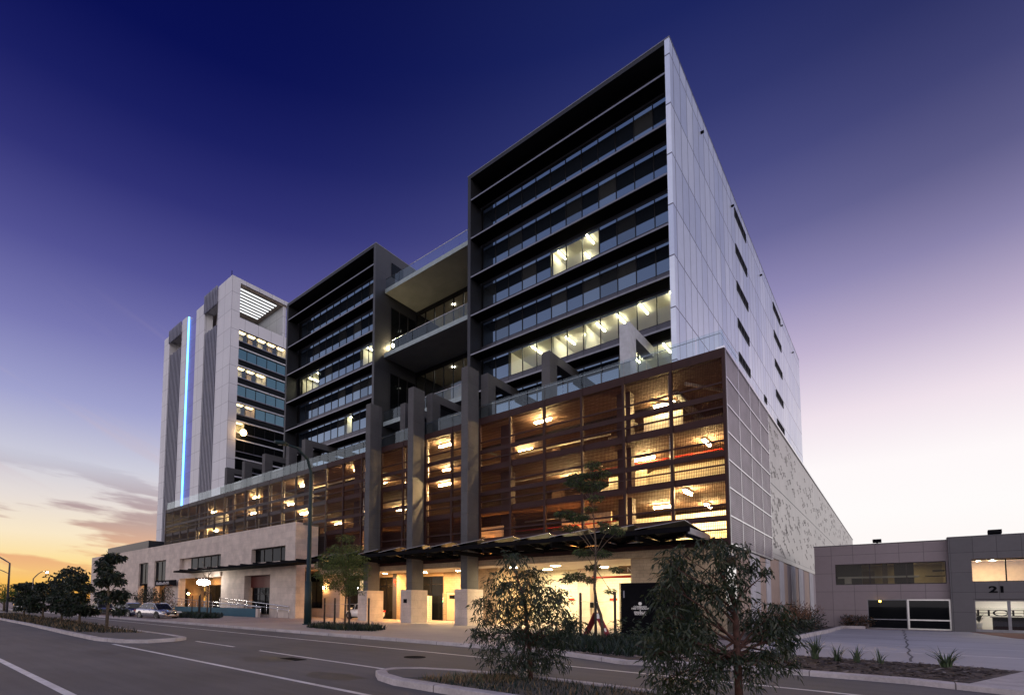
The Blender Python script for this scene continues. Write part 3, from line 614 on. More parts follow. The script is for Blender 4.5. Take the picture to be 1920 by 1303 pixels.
for zt in (11.52, 8.42, 5.06):
    b = MB(); b.box(-15.8, -6.45, 37.6, 37.8, zt, zt+2.75, M['cream']); b.build('inner_wall', pod)
for (xa, xb, zt) in ((-23.4, -20.9, 2.2), (-35.9, -34.9, 2.6)):
    b = MB(); b.box(xa, xb, 31.0, 31.12, 5.06, 5.06+zt, M['render_warm']); b.build('low_panel', pod)
b = MB(); b.box(XE-.3, XE, YM, 47, 4.0, 15.2, M['dark_metal']); b.build('end_wall', pod)
b = MB(); b.box(XE, -6.42, YM+.35, 92, 15.02, 15.08, M['concrete']); b.build('terrace', pod)
for k, x in enumerate((-12.1, -20.8, -29.2, -37.7, -46.1, -54.5, -62.9, -71.3)):
    for y in (31.2, 38.8):
        b = MB(); b.box(x-.42, x+.42, y, y+.6, 5.04, 14.72, M['slab'] if y > 32 else M['steel_brown']); b.build('column', pod)
for k in (1, 3, 5, 6, 8, 9, 11, 14, 16, 17, 18, 19, 21, 23, 24):
    b = MB(); b.tube([(XB[k]-.22, YM+.45, 8.45 if k > 13 else 5.1), (XB[k]-.22, YM+.45, 14.7)], 0.055, M['galv'], 6); b.build('downpipe', pod)
# ramp between the levels, a pale stair wall, pipes under the ceilings
b = MB(); b.face([(-17.6, 36, 9.2), (-12.4, 36, 11.2), (-12.4, 41, 11.2), (-17.6, 41, 9.2)], M['slab']); b.face([(-17.6, 36, 8.4), (-12.4, 36, 8.4), (-12.4, 36, 11.2), (-17.6, 36, 9.2)], M['cream']); b.build('ramp', pod)
b = MB(); b.box(-12.0, -9.6, 34.4, 34.6, 11.5, 14.0, M['plaster']); b.build('stair_wall', pod)
b = MB(); b.box(-12.6, -7.2, 40.0, 40.2, 8.4, 10.4, M['cream']); b.build('stair_wall', pod)
b = MB(); b.box(-13.5, -7.0, 42.0, 42.2, 5.04, 7.2, M['cream']); b.build('stair_wall', pod)
b = MB(); b.box(-16.9, -13.4, 32.2, 32.4, 5.04, 7.6, M['render_warm']); b.build('stair_wall', pod)
for (p, m, r) in (([(-15.5, 34, 10.9), (-7.4, 34, 10.9), (-7.0, 36, 10.9)], 'red_pipe', .045), ([(-14, 37, 9.9), (-6.8, 37, 9.9)], 'red_pipe', .06), ([(-12, 36, 7.2), (-6.8, 36, 7.2)], 'red_pipe', .05),
                  ([(-21, 34, 14.2), (-16.2, 34, 14.0)], 'red_pipe', .04), ([(-23, 33.5, 13.9), (-13, 33.5, 13.9), (-12.7, 35, 13.9)], 'galv', .09), ([(-22, 35, 13.6), (-14.5, 35, 13.6)], 'galv', .06), ([(-20, 32.5, 7.6), (-17, 32.5, 7.6)], 'galv', .05),
                  ([(-10.8, 32.2, 14.3), (-9.2, 35.2, 14.3)], 'galv', .10), ([(-8.6, 31.4, 14.4), (-7.0, 33.6, 14.2)], 'galv', .10), ([(-48, 33, 14.2), (-40, 33, 14.2)], 'galv', .08), ([(-62, 34, 14.3), (-52, 34, 14.2), (-50, 36, 14.2)], 'galv', .08), ([(-50, 32.5, 10.8), (-43.5, 32.5, 10.8)], 'galv', .07),
                  ([(-20.5, 32, 6.9), (-13, 32, 6.9)], 'red_pipe', .045), ([(-21.5, 33.5, 11.0), (-14.5, 33.5, 11.0)], 'galv', .05)):
    b = MB(); b.tube(p, r, M[m], 6); b.build('pipe', pod)
# side: framed screens, silver embossed wall, striped base
X = -6.3; ys = [30.2, 33.1, 36.2, 39.3, 42.3]; zs = [4.8+1.486*i for i in range(8)]
mesh_side = perforated('perforated_mauve_screen', (0.26, 0.225, 0.25), 'YZ', 0.16, 0.36, 0.5, 0.11, 0.45, 0.5)
for i in range(4):
    for j in range(7):
        b = MB(); b.face([(X+.03, ys[i]+.04, zs[j]+.04), (X+.03, ys[i+1]-.04, zs[j]+.04), (X+.03, ys[i+1]-.04, zs[j+1]-.04), (X+.03, ys[i]+.04, zs[j+1]-.04)], mesh_side); b.build('side_screen', pod)
b = MB()
for y in ys: b.box(X+.0, X+.07, y-.04, y+.04, zs[0]-.05, zs[-1]+.05, M['steel'])
for z in zs: b.box(X+.003, X+.067, ys[0]-.04, ys[-1]+.04, z-.035, z+.035, M['steel'])
b.build('side_frame', pod)
b = MB(); b.box(X-.12, X-.02, YM+.35, 42.3, 4.72, 15.0, solid('mauve_backing', (0.10, 0.085, 0.095), 0.6)); b.build('side_wall', pod)
b = MB(); b.box(X-.3, X, 42.36, 136, 4.95, 15.2, M['silver']); rg = random.Random(11); sqm = solid('embossed_wave', (0.265, 0.25, 0.24), 0.4, 0.2)
for i in range(420):
    y = 42.8+ (rg.random()**1.5)*80; z = rg.uniform(5.3, 14.6); L = rg.uniform(.5, 1.0); w = rg.uniform(.04, .06); pts = []
    if abs(z-10.3) < .5: continue
    for q in range(7):
        u = q/6; pts.append((y+L*(u-.5)*1.25, z+0.16*math.sin(u*2*math.pi)))
    for a, c in zip(pts, pts[1:]):
        b.face([(X+.012, a[0], a[1]-w/2), (X+.012, c[0], c[1]-w/2), (X+.03, c[0], c[1]+w/2), (X+.03, a[0], a[1]+w/2)], sqm)
b.build('silver_wall', pod)
b = MB(); b.box(X-.35, X+.08, 30.0, 136.1, 15.2, 15.34, M['steel']); b.build('coping', pod)
b = MB(); b.box(X+.002, X+.02, 42.36, 136, 10.28, 10.34, M['spandrel']); b.build('wall_joint', pod)
sc_ = [solid('stripe_%d' % i, c, 0.75, 0, 0.1, 1.0) for i, c in enumerate(((0.46, 0.44, 0.45), (0.42, 0.31, 0.25), (0.30, 0.25, 0.26), (0.52, 0.50, 0.52)))]
ysx = [33.0, 35.2, 36.6, 38.1, 40.2, 41.7, 45.5, 47.4, 49.4, 51.4, 53.5, 55.5, 58.2, 59.6, 63, 66, 70, 76, 90, 136]
order = [1, 3, 0, 1, 3, 1, 0, 1, 2, 3, 1, 0, 2, 1, 0, 2, 3, 1, 0]
b = MB()
for i in range(len(ysx)-1): b.box(X-.32, X-.02-(.05 if order[i] in (1, 2) else 0), ysx[i], ysx[i+1], 0, 4.93, sc_[order[i]])
b.build('base_wall', pod)
# roof edge: glass balustrade, fins and portal frames
for k in range(NB*2):
    x1 = XB[0]-1.33*k; x0 = x1-1.33
    b = MB(); b.face([(x0+.03, YM+.1, 15.2), (x1-.03, YM+.1, 15.2), (x1-.03, YM+.1, 16.28), (x0+.03, YM+.1, 16.28)], M['balustrade']); b.build('glass_panel', pod)
for k in range(3):
    b = MB(); ya, yb_ = YM+.16+1.3*k, YM+1.42+1.3*k; b.face([(X-.09, ya, 15.36), (X-.09, yb_, 15.36), (X-.09, yb_, 16.28), (X-.09, ya, 16.28)], M['balustrade']); b.build('glass_panel', pod)
b = MB(); b.tube([(-40, YM+.2, 16.16), (X-.15, YM+.2, 16.16), (X-.15, YM+4.0, 16.16)], 0.025, M['steel'], 6); b.build('handrail', pod)
for xl in (-33.5, -28.35, -22.9):
    b = MB(); b.box(xl, xl+.60, 28.6, YM-.09, 2.6, 18.78, M['concrete']); f = b.build('fin_column', pod)
    b = MB(); b.box(xl-.3, xl+.85, 28.3, YM+.15, 0, 2.6, M['stone']); b.build('stone_base', f)
M['frame_lit'] = solid('lit_frame_tone', (0.46, 0.47, 0.50), 0.5)  # rightmost frame's brighter side light put into a paler copy of its material
for xl in (-11.9, -17.25, -22.35, -27.85, -30.95, -45.7, -48.7, -53.7, -58.4, -62.9):
    b = MB(); b.box(xl, xl+.62, YM+.25, YM+1.25, 15.08, 17.98, M['concrete'] if xl < -13 else M['frame_lit']); b.box(xl, xl+.62, YM+.25, 34.5 if xl > -55 else 33.2, 17.98, 18.63, M['concrete'] if xl < -13 else M['frame_lit']); b.build('portal_frame', pod)
# ground floor: soffit, fascia, back walls, openings
b = MB(); b.box(-41.8, -6.6, YM+.25, 38.6, 4.36, 4.70, M['plaster']); b.build('ceiling', pod)
b = MB(); b.box(-41.8, -6.62, YM+.05, YM+.24, 4.30, 4.715, M['stone_tan']); b.build('fascia', pod)
b = MB(); b.box(-11.46, -6.62, YM+.24, YM+.6, 0, 4.36, M['stone_tan']); b.box(-11.46, -11.1, YM+.6, 38.2, 0, 4.36, M['cream']); b.build('end_pier', pod)
b = MB(); b.box(-26.4, -11.1, 38.2, 38.5, 0, 4.36, M['cream']); b.build('rear_wall', pod)
b = MB(); b.box(-24.6, -22.8, 33.0, 38.2, 0, 4.36, M['stone_tan']); b.build('garage_wall', pod)
b = MB(); b.box(-18.3, -17.3, 37.4, 38.2, 0, 4.36, M['stone']); b.build('garage_pier', pod)
b = MB(); b.box(-13.45, -11.47, 33.4, 33.6, 3.62, 4.14, M['wood_brown']); b.build('entry_beam', pod)
text_mesh('lettering', 'N', 0.46, M['plaster'], (-12.72, 33.38, 3.86), (R(90), 0, 0), pod, 0.01)
b = MB(); b.tube([(-15.2, 33.3, 3.42), (-11.5, 33.3, 3.42)], 0.07, M['red_pipe'], 8); b.build('clearance_bar', pod)
for (x, w, h) in ((-19.9, 1.3, 2.6), (-16.6, 1.5, 2.6)):
    b = MB(); b.box(x, x+w, 38.12, 38.19, 0.06, h, solid('pale_door', (0.72, 0.68, 0.55), 0.5)); d = b.build('door', pod)
    b = MB(); b.box(x+w*.35, x+w*.75, 38.09, 38.115, 1.9, 2.08, M['red_pipe']); b.build('door_sign', d)
    b = MB(); b.box(x+w-.18, x+w-.08, 38.05, 38.11, 1.0, 1.06, M['steel']); b.build('handle', d)
b = MB(); b.box(-17.25, -17.0, 37.25, 37.39, 1.35, 1.75, M['black_steel']); b.build('ticket_box', pod)
# between second and third fin: glazed screen, brown wall and service door
b = MB(); b.box(-30.0, -24.6, 35.0, 35.3, 0, 4.36, M['stone_tan']); b.build('lobby_wall', pod)
b = MB(); b.box(-32.9, -30.0, 35.05, 35.15, 4.05, 4.36, M['render_warm']); b.build('lobby_wall', pod)
def shopfront(x0, x1, y, z0, z1, cols, rows, pane):
    b = MB(); f = M['mullion']
    for i in range(cols+1): xx = x0+(x1-x0)*i/cols; b.box(xx-.035, xx+.035, y-.05, y+.05, z0, z1, f)
    for zz in rows: b.box(x0, x1, y-.045, y+.045, zz-.03, zz+.03, f)
    b.face([(x0, y, z0), (x1, y, z0), (x1, y, z1), (x0, y, z1)], pane); return b
shopfront(-32.9, -30.02, 35.0, 0.06, 4.04, 2, (0.1, 3.3, 4.0), M['pane_black']).build('window', pod)
b = MB(); b.box(-29.6, -28.25, 34.93, 34.99, 0.06, 2.62, M['spandrel']); b.box(-29.52, -28.33, 34.9, 34.93, 0.1, 2.55, M['render_warm']); d = b.build('door', pod)
b = MB(); b.box(-29.2, -28.6, 34.87, 34.9, 2.0, 2.32, M['black_steel']); b.build('door_sign', d)
for x in (-29.75, -28.1):
    b = MB(); b.tube([(x, 34.7, 0.05), (x, 34.7, 2.5)], 0.035, M['steel'], 8)
    for z in (0.6, 1.2, 1.8): b.tube([(x, 34.7, z), (x, 34.95, z)], 0.02, M['steel'], 6)
    b.build('grab_post', pod)
b = MB(); b.sphere((-29.95, 34.9, 1.75), 0.05, M['green_glow']); b.build('entry_indicator', pod)
b = MB(); b.box(-32.1, -31.0, 34.2, 34.6, 0.05, 2.25, M['cream']); b.build('meter_cabinet', pod)
# between first and second fin
shopfront(-37.3, -35.45, 34.0, 0.06, 4.05, 2, (0.1, 3.2, 4.0), M['pane_black']).build('door', pod)
b = MB(); b.box(-37.3, -35.4, 34.06, 34.2, 4.05, 4.36, M['render_warm']); b.build('lobby_wall', pod)
b = MB(); b.box(-35.4, -34.55, 33.9, 35.2, 0, 4.36, M['spandrel']); b.build('lobby_pier', pod)
b = MB(); b.tube([(-34.95, 33.9, 3.62), (-34.95, 33.78, 3.62)], 0.16, M['red_pipe'], 14); b.box(-35.0, -34.9, 33.84, 33.9, 3.2, 3.3, M['red_pipe']); b.build('fire_bell', pod)
b = MB(); b.box(-34.55, -32.9, 33.6, 35.2, 0, 4.36, M['stone_tan']); f = b.build('lobby_pier', pod)
b = MB(); b.box(-34.0, -33.7, 33.56, 33.6, 1.7, 1.95, M['black_steel']); b.build('wall_plate', f)
b = MB(); b.box(-28.32, -27.95, 28.27, 28.297, 1.6, 1.9, M['black_steel']); b.build('wall_plate', pod)
# left of the first fin: warm lobby
b = MB(); b.box(-41.0, -37.3, 36.5, 36.7, 0, 4.36, M['render_warm']); b.build('lobby_wall', pod)
b = MB(); b.box(-43.9, -41.0, 32.0, 33.2, 0, 4.9, M['stone']); b.build('lobby_pier', pod)
shopfront(-41.0, -39.2, 33.0, 0.06, 4.3, 2, (0.1, 3.0, 4.2), M['pane_black']).build('door', pod)
b = MB(); b.box(-46.6, -43.9, 32.05, 32.3, 0, 0.95, M['stone']); b.build('lobby_wall', pod)
shopfront(-46.6, -43.9, 32.2, 0.95, 4.6, 2, (1.0, 4.5), M['pane_black']).build('window', pod)
b = MB(); b.box(-60, -41.8, YM-.4, 33.4, 4.75, 4.95, M['render_warm']); b.build('ceiling', pod)
b = MB(); b.box(-60, -46.6, 32.2, 32.5, 0, 4.75, M['wood_brown']); b.build('lobby_wall', pod)
# canopy over the pavement
can = MB(); can.box(-38.2, -7.15, 26.25, 26.37, 5.12, 5.36, M['black_steel']); can.box(-38.2, -7.15, YM-.32, YM-.10, 4.96, 5.12, M['black_steel']); can.box(-7.3, -7.15, 26.37, YM-.1, 5.0, 5.30, M['edge_metal']); can = can.build('canopy', pod)
for k in range(13):
    x1 = -7.3-2.4*k; x0 = x1-2.36
    b = MB(); b.box(x1-.06, x1+.06, 26.37, YM-.32, 4.86, 5.12, M['black_steel']); b.build('rafter', can)
    b = MB(); P = [(x0, 26.1, 5.38), (x1, 26.1, 5.62), (x1, YM-.1, 5.36), (x0, YM-.1, 5.12)]; Q = [(p[0], p[1], p[2]+.03) for p in P]
    b.face(P[::-1], M['canopy_glass']); b.face(Q, M['black_steel']); b.face([P[0], P[1], Q[1], Q[0]], M['edge_metal']); b.face([P[1], P[2], Q[2], Q[1]], M['steel']); b.build('canopy_panel', can)
    if k % 4 == 1:
        b = MB(); b.tube([(x0, YM-.05, 6.4), (x0, 26.5, 5.3)], 0.03, M['steel'], 6); b.build('tie_rod', can)
for (xx, yy) in ((-22.3, 30.5), (-15.6, 31.5), (-35.4, 30.5)):
    b = MB(); b.box(xx-.2, xx+.2, yy-.08, yy+.08, 5.05, 5.14, M['edge_metal']); b.box(xx-.18, xx+.18, yy-.06, yy+.06, 5.141, 5.17, M['uplight']); b.build('uplight', pod)
for xx in (-22.6, -9.5):
    b = MB(); b.tube([(xx, 29.6, 5.3), (xx-.1, 29.3, 5.55)], [.05, .10], M['plaster'], 10); b.build('spot_head', can)

# lamps of the parking levels and the lobby
def tube_lamp(x, y, z, ln, al, label, mat='tube_warm', group='tube lamps of the parking levels'):
    t = thing('tube_lamp', (x, y, z+.12), label, 'lamp', group); b = MB(); hx, hy = (ln/2, .05) if al == 'X' else (.05, ln/2)
    b.box(x-hx-.05, x+hx+.05, y-hy-.05, y+hy+.05, z+.05, z+.12, M['plaster']); b.build('housing', t)
    b = MB(); b.box(x-hx, x+hx, y-hy, y+hy, z-.07, z+.05, M[mat]); b.build('tube', t)
ORD = ['first', 'second', 'third', 'fourth', 'fifth', 'sixth', 'seventh', 'eighth', 'ninth', 'tenth', 'eleventh', 'twelfth', 'thirteenth', 'fourteenth', 'fifteenth', 'sixteenth']
raw = [(-18.74, 15.03, 'X'), (-10.27, 14.07, 'X'), (-20.24, 13.13, 'X'), (-7.93, 11.15, 'Y'), (-11.53, 10.86, 'X'), (-10.4, 7.64, 'X'), (-9.02, 8.34, 'Y'), (-7.94, 7.4, 'Y'), (-28.16, 15.12, 'X'), (-28.14, 11.72, 'X'),
       (-27.85, 12.97, 'X'), (-39.69, 15.0, 'X'), (-59.84, 14.86, 'X'), (-49.22, 14.79, 'X'), (-49.09, 11.59, 'X'), (-51.85, 12.97, 'X'), (-60.39, 12.87, 'X'), (-70.81, 11.52, 'X'), (-42.73, 9.75, 'X'), (-36.08, 13.08, 'X'), (-16.5, 10.4, 'X'), (-33.5, 10.2, 'X'), (-71.5, 14.3, 'X'), (-66.0, 10.5, 'X')]
byl = {}
for (xr, zr, al) in raw:
    for zc in (14.55, 11.03, 7.93):
        y = 33*(zc-1.6)/(zr-1.6)
        if 30.6 <= y <= 40: byl.setdefault(zc, []).append((xr*y/33, y, zc, al)); break
for zc, nm in ((14.55, 'top'), (11.03, 'middle'), (7.93, 'lowest')):
    for i, (x, y, z, al) in enumerate(sorted(byl.get(zc, []), reverse=True)):
        tube_lamp(x, y, z, 1.25, al, f'glowing tube lamp on the {nm} parking level, {ORD[i]} from the right corner')
def round_lamp(x, y, z, r, mat, label, group):
    t = thing('ceiling_lamp', (x, y, z+.06), label, 'lamp', group); b = MB(); b.tube([(x, y, z+.06), (x, y, z)], r+.04, M['plaster'], 14); b.build('housing', t)
    b = MB(); b.disc((x, y, z-.004), r, M[mat], 16, (0, 0, -1)); b.build('diffuser', t)
for i, (x, y) in enumerate(((-20.8, 32.2), (-17.6, 32.6), (-15.4, 35.6), (-20.0, 35.8))):
    round_lamp(x, y, 4.28, .34, 'lamp_yellow', ['bright round ceiling lamp at the front left of the garage entry', 'bright round ceiling lamp at the front of the garage entry, right of centre', 'bright round ceiling lamp deep in the garage entry near its doors', 'bright round ceiling lamp deep in the garage entry on the left'][i], 'round lamps of the garage entry')
for i, (x, y, m) in enumerate(((-30.6, 33.2, 'lamp_orange'), (-34.9, 32.4, 'lamp_orange'), (-38.6, 34.6, 'lamp_orange'), (-27.0, 33.4, 'lamp_yellow'))):
    round_lamp(x, y, 4.29, .17, m.replace('lamp_', 'downlight_'), ['small warm downlight in front of the dark glazed screen between two fins', 'small warm downlight by the red fire bell', 'small warm downlight above the white car in the lobby entry', 'small yellow downlight above the service door wall'][i], 'small downlights along the entrance')
def wall_lamp(x, y, z, label, mat='lamp_orange', r=.09, group='wall lamps at the entrances'):
    t = thing('wall_lamp', (x, y, z), label, 'lamp', group); b = MB(); b.box(x-.06, x+.06, y, y+.12, z-.15, z+.15, M['black_steel']); b.build('bracket', t)
    b = MB(); b.sphere((x, y-.06, z), r, M[mat]); b.build('bulb', t)
wall_lamp(-43.4, 31.85, 3.1, 'star bright orange wall lamp on the stone pier behind the lamp post', r=.12)
wall_lamp(-39.2, 32.8, 3.0, 'small wall lamp on the dark door behind the feathery street tree', 'lamp_white', .06)

# ------------------------------------------------------------------ low stone building on the left
stn = thing('stone_building', (-41.9, 27.3, 0), 'long low limestone building with slit windows and a black canopy over its entrance', 'building')
holes = [(-50.1, -43.6, 5.6, 7.08), (-68.4, -57.0, 5.6, 7.03), (-77.0, -72.9, 0.0, 7.15), (-83.05, -79.3, 0.0, 7.08), (-103.9, -97.8, 5.7, 7.05)]
b = MB(); b.wall(-106.9, -41.9, 5.0, 9.2, 27.3, 28.1, holes, M['stone']); b.build('upper_wall', stn)
for (xa, xb, hl) in ((-106.9, -83.05, []), (-79.3, -77.0, []), (-72.9, -57.0, [(-68.3, -57.0, 0, 4.45)])):
    b = MB(); b.wall(xa, xb, 0, 5.0, 27.3, 28.1, hl, M['stone']); b.build('lower_wall', stn)
b = MB(); b.wall(-57.0, -41.9, 0, 5.0, 27.45, 28.45, [(-51.7, -46.5, 0.25, 4.35)], M['stone']); b.build('lower_wall', stn)
b = MB(); b.box(-106.9, -41.9, 28.1, YM-.1, 9.0, 9.19, M['concrete']); b.box(-107, -80.8, YM-.1, 44, 9.0, 9.19, M['concrete']); b.build('roof', stn)
b = MB(); b.box(-42.3, -41.9, 28.1, YM-.12, 5.0, 9.0, M['stone']); b.build('end_wall', stn); b = MB(); b.box(-106.9, -106.5, 28.1, 44, 0, 9.0, M['stone']); b.build('end_wall', stn)
b = MB(); b.box(-57, -42.3, 28.1, YM-.12, 5.0, 5.2, M['soffit']); b.build('soffit', stn)
b = MB(); b.box(-106.5, -68.6, 30.5, 30.7, 0, 9, M['wood_brown']); b.box(-68.6, -57.2, 30.9, 31.1, 0, 5.0, M['render_warm']); b.box(-68.6, -57, 28.1, 31.1, 4.8, 5.0, M['render_warm']); b.build('inner_wall', stn)
def slit(x0, x1, z0, z1, n, pane, y=27.85):
    b = MB(); f = M['mullion']
    for k in range(n+1): xx = x0+(x1-x0)*k/n; b.box(xx-.05, xx+.05, y-.06, y+.06, z0, z1, f)
    b.box(x0, x1, y-.055, y+.055, z0, z0+.08, f); b.box(x0, x1, y-.055, y+.055, z1-.08, z1, f)
    b.face([(x0, y, z0), (x1, y, z0), (x1, y, z1), (x0, y, z1)], pane); b.build('window', stn)
slit(-50.05, -43.65, 5.62, 7.06, 4, M['pane_black']); slit(-66.0, -57.05, 5.62, 7.01, 5, M['pane_black']); slit(-103.8, -97.9, 5.72, 7.03, 3, M['pane_black'])
b = MB(); b.box(-68.4, -66.1, 27.8, 28.05, 5.6, 7.03, M['stone']); b.build('window_return', stn)
for (x0, x1) in ((-77.0, -72.9), (-83.05, -79.3)):
    slit(x0+.02, x1-.02, 4.05, 7.05, 2, M['pane_black'], 27.6)
    b = MB(); b.box(x0, x1, 27.5, 27.95, 3.85, 4.05, M['black_steel']); b.build('window_hood', stn)
    b = MB(); xx = x0+.9; b.box(xx, x1-.2, 30.3, 30.4, 0.1, 3.3, M['mullion']); b.face([(xx+.1, 30.28, .2), (x1-.3, 30.28, .2), (x1-.3, 30.28, 3.2), (xx+.1, 30.28, 3.2)], M['pane_black']); b.build('door', stn)
b = MB(); b.box(-70.3, -67.8, 27.0, 27.29, 0, 4.3, M['stone']); b.build('pier', stn)
# big door opening on the right: dark upper band, glazed below
b = MB(); b.box(-51.65, -46.55, 28.2, 28.3, 3.1, 4.33, solid('maroon_panel', (0.09, 0.018, 0.015), 0.5)); b.build('door_panel', stn)
shopfront(-50.9, -46.55, 28.25, 0.3, 3.08, 4, (0.35, 1.4, 2.4, 3.05), M['pane_black']).build('door', stn)
# entrance portal
shopfront(-66.6, -63.4, 30.6, 0.7, 3.7, 2, (0.75, 3.6), M['pane_black']).build('door', stn)
for k in range(5):
    b = MB(); x = -61.6+k*1.0; b.box(x, x+.55, 30.2, 30.5, 0.6, 4.4, solid('brown_slat_%d' % k, (0.16, 0.075, 0.03), 0.6)); b.build('timber_slat', stn)
b = MB(); b.box(-68.2, -57.1, 28.1, 30.9, 0.3, 0.62, M['slab']); b.build('entry_floor', stn)
b = MB(); b.box(-64.9, -38.4, 25.2, 27.28, 5.04, 5.24, M['black_steel'])
for k in range(11): b.box(-64.2+2.5*k, -64.05+2.5*k, 25.6, 27.29, 5.24, 5.42, M['black_steel'])
b.build('canopy', stn)
b = MB(); b.box(-74.0, -67.4, 26.4, 26.6, 3.55, 4.28, M['black_steel']); s = b.build('sign_board', stn)
b = MB(); rg = random.Random(4); x = -73.5
while x < -69.4:
    w_ = rg.uniform(.12, .30); b.box(x, x+w_, 26.375, 26.398, 3.72, 4.10 if rg.random() < .7 else 3.98, M['rib']); x += w_+.07
b.build('lettering', s)
b = MB(); b.box(-106.0, -86.0, 29.5, 42, 9.2, 11.0, M['dark_panel']); b.build('plant_room', stn)
t = thing('light_panel', (-59.6, 27.1, 3.75), 'large white glowing oval light panel at the entrance of the stone building', 'lamp'); b = MB(); b.sphere((-58.75, 26.2, 3.75), .80, M['lamp_white'], 16, 8, .44)
for i_ in range(len(b.v)): b.v[i_] = (-58.75+(b.v[i_][0]+58.75)*.12, b.v[i_][1], b.v[i_][2])
b.build('glowing_face', t); b = MB(); b.box(-58.95, -58.87, 25.3, 27.29, 4.15, 4.25, M['black_steel']); b.build('bracket', t)
wall_lamp(-60.3, 30.1, 2.3, 'small orange wall lamp between brown timber slats of the entrance', 'lamp_orange', .13)
wall_lamp(-71.5, 29.9, 2.6, 'small warm lamp behind the sign board of the stone building', 'lamp_orange', .12)
for i, x in enumerate((-75.0, -81.2)):
    round_lamp(x, 29.2, 4.9, .2, 'lamp_orange', ['warm ceiling lamp in the recess left of the sign board', 'warm ceiling lamp in the far recess of the stone building'][i], 'lamps in the recesses of the stone building')
    b = MB(); b.box(x-2.2, x+2.2, 28.1, 30.5, 4.97, 5.1, M['render_warm']); b.build('soffit', stn)
for i, (x, y) in enumerate(((-65.5, 29.6), (-62.3, 29.5), (-59.0, 29.4))):
    round_lamp(x, y, 4.7, .2, 'lamp_orange', ['warm ceiling lamp over the glass doors of the stone entrance', 'warm ceiling lamp in the middle of the stone entrance', 'warm ceiling lamp above the timber slats of the stone entrance'][i], 'lamps in the stone entrance')
# blue ramp wall and its railings
b = MB(); b.box(-67.5, -46.9, 26.2, 26.5, -0.05, 0.92, M['blue_wall']); b.box(-46.9, -46.5, 26.2, 26.5, -0.05, 0.9, M['stone']); b.build('x')
o = bpy.data.objects['x']; o.name = 'ramp_wall'; tag(o, 'low dark blue rendered wall along the entrance ramp', 'wall')
def railing(x0, x1, y, z0, z1, n, label):
    t = thing('handrail', (x0, y, 0.05), label, 'railing', 'steel handrails of the ramp'); b = MB()
    b.tube([(x0, y, z0), (x1, y, z1)], .045, M['steel'], 8); b.tube([(x0, y, z0-.35), (x1, y, z1-.35)], .028, M['steel'], 6); b.build('rail', t)
    for k in range(n):
        u = k/(n-1); x = x0+(x1-x0)*u; z = z0+(z1-z0)*u; b = MB(); b.tube([(x, y, 0.05), (x, y, z)], .025, M['steel'], 6); b.build('post', t)
railing(-67.0, -46.2, 26.35, 1.95, 1.05, 11, 'stainless steel handrail sloping down on the blue ramp wall')
railing(-56.5, -42.4, 27.1, 2.0, 1.15, 8, 'stainless steel handrail along the stone wall behind the ramp')

# ------------------------------------------------------------------ white tower behind
wt = thing('white_tower', (-74.5, 36, 0), 'tall white panelled tower with a vertical blue light strip and ribbed slots', 'tower')
M['wt_panel'] = panels('white_tower_panels', (0.62, 0.61, 0.64), (0.57, 0.565, 0.60), (0.26, 0.25, 0.28), 2.3, 2.93, 0.03, 'BOTH', rough=0.5, var=0.04, nscale=0.2)

M['rib_back'] = solid('rib_backing', (0.05, 0.05, 0.07), 0.6)
M['violet'] = panels('violet_lit_panel', (0.16, 0.16, 0.55), (0.14, 0.14, 0.5), (0.05, 0.05, 0.2), 4, 2.93, 0.03, 'XZ')
XW = -74.55; TZ = 52.4
b = MB(); b.box(-101.3, -98.8, 36, 52, 8, 51.2, M['wt_panel']); b.build('pier', wt)
b = MB(); b.box(-93.2, -90.9, 36, 37.4, 8, 52.0, M['wt_panel']); b.build('pier', wt)
b = MB(); b.box(-87.3, -84.0, 36, 37.4, 8, 51.6, M['wt_panel']); b.build('pier', wt)
b = MB(); b.box(-79.2, XW, 36, 37.4, 8, TZ, M['wt_panel']); b.build('pier', wt)
b = MB(); b.box(-98.8, -93.2, 36.003, 37.6, 50.0, 51.3, M['wt_panel']); b.build('lintel', wt); b = MB(); b.box(-84.0, -79.2, 36.003, 37.6, 50.0, 52.0, M['wt_panel']); b.build('lintel', wt)
b = MB(); b.box(-90.89, -87.31, 36.12, 37.2, 8, 51.0, M['violet']); b.build('violet_panel', wt)
b = MB(); b.box(-90.5, -90.22, 35.9, 36.1, 9, 51.6, M['led_blue']); b.build('light_strip', wt)
b = MB(); b.box(-90.62, -90.51, 35.85, 36.11, 9, 51.8, M['rib']); b.build('strip_fin', wt)
for (x0, x1, zt) in ((-98.8, -93.2, 47.4), (-84.0, -79.2, 46.3)):
    b = MB(); b.box(x0, x1, 36.6, 37.6, 8, zt-1.2, M['rib_back'])
    for i in range(14):
        z = zt-2.4-2.93*i
        b.box(x0, x1, 36.55, 36.597, z, z+1.3, M['pane_dark'])
    b.build('slot_glazing', wt); n = 9; w = (x1-x0)/n
    for k in range(n):
        b = MB(); b.box(x0+w*k+.12, x0+w*k+.36, 36.12, 36.5, 8.2, zt+random.Random(k).uniform(-.1, .1), M['rib']); b.build('rib', wt)
    for k in range(n):
        b = MB(); b.box(x0+w*k+.12, x0+w*k+.36, 35.75, 36.0, 49.5, 51.9 if x0 < -90 else 52.6, M['rib']); b.build('top_rib', wt)
for (x, z, s) in ((-81.5, 36.5, 1), (-81.8, 30.6, 1), (-82.0, 27.8, 1), (-80.6, 42.2, 1)):
    b = MB(); b.box(x-.9, x+.9, 36.50, 36.548, z-.7, z+.9, emit('warm_window', (1.0, 0.75, 0.40), 0.55)); b.build('lit_window', wt)
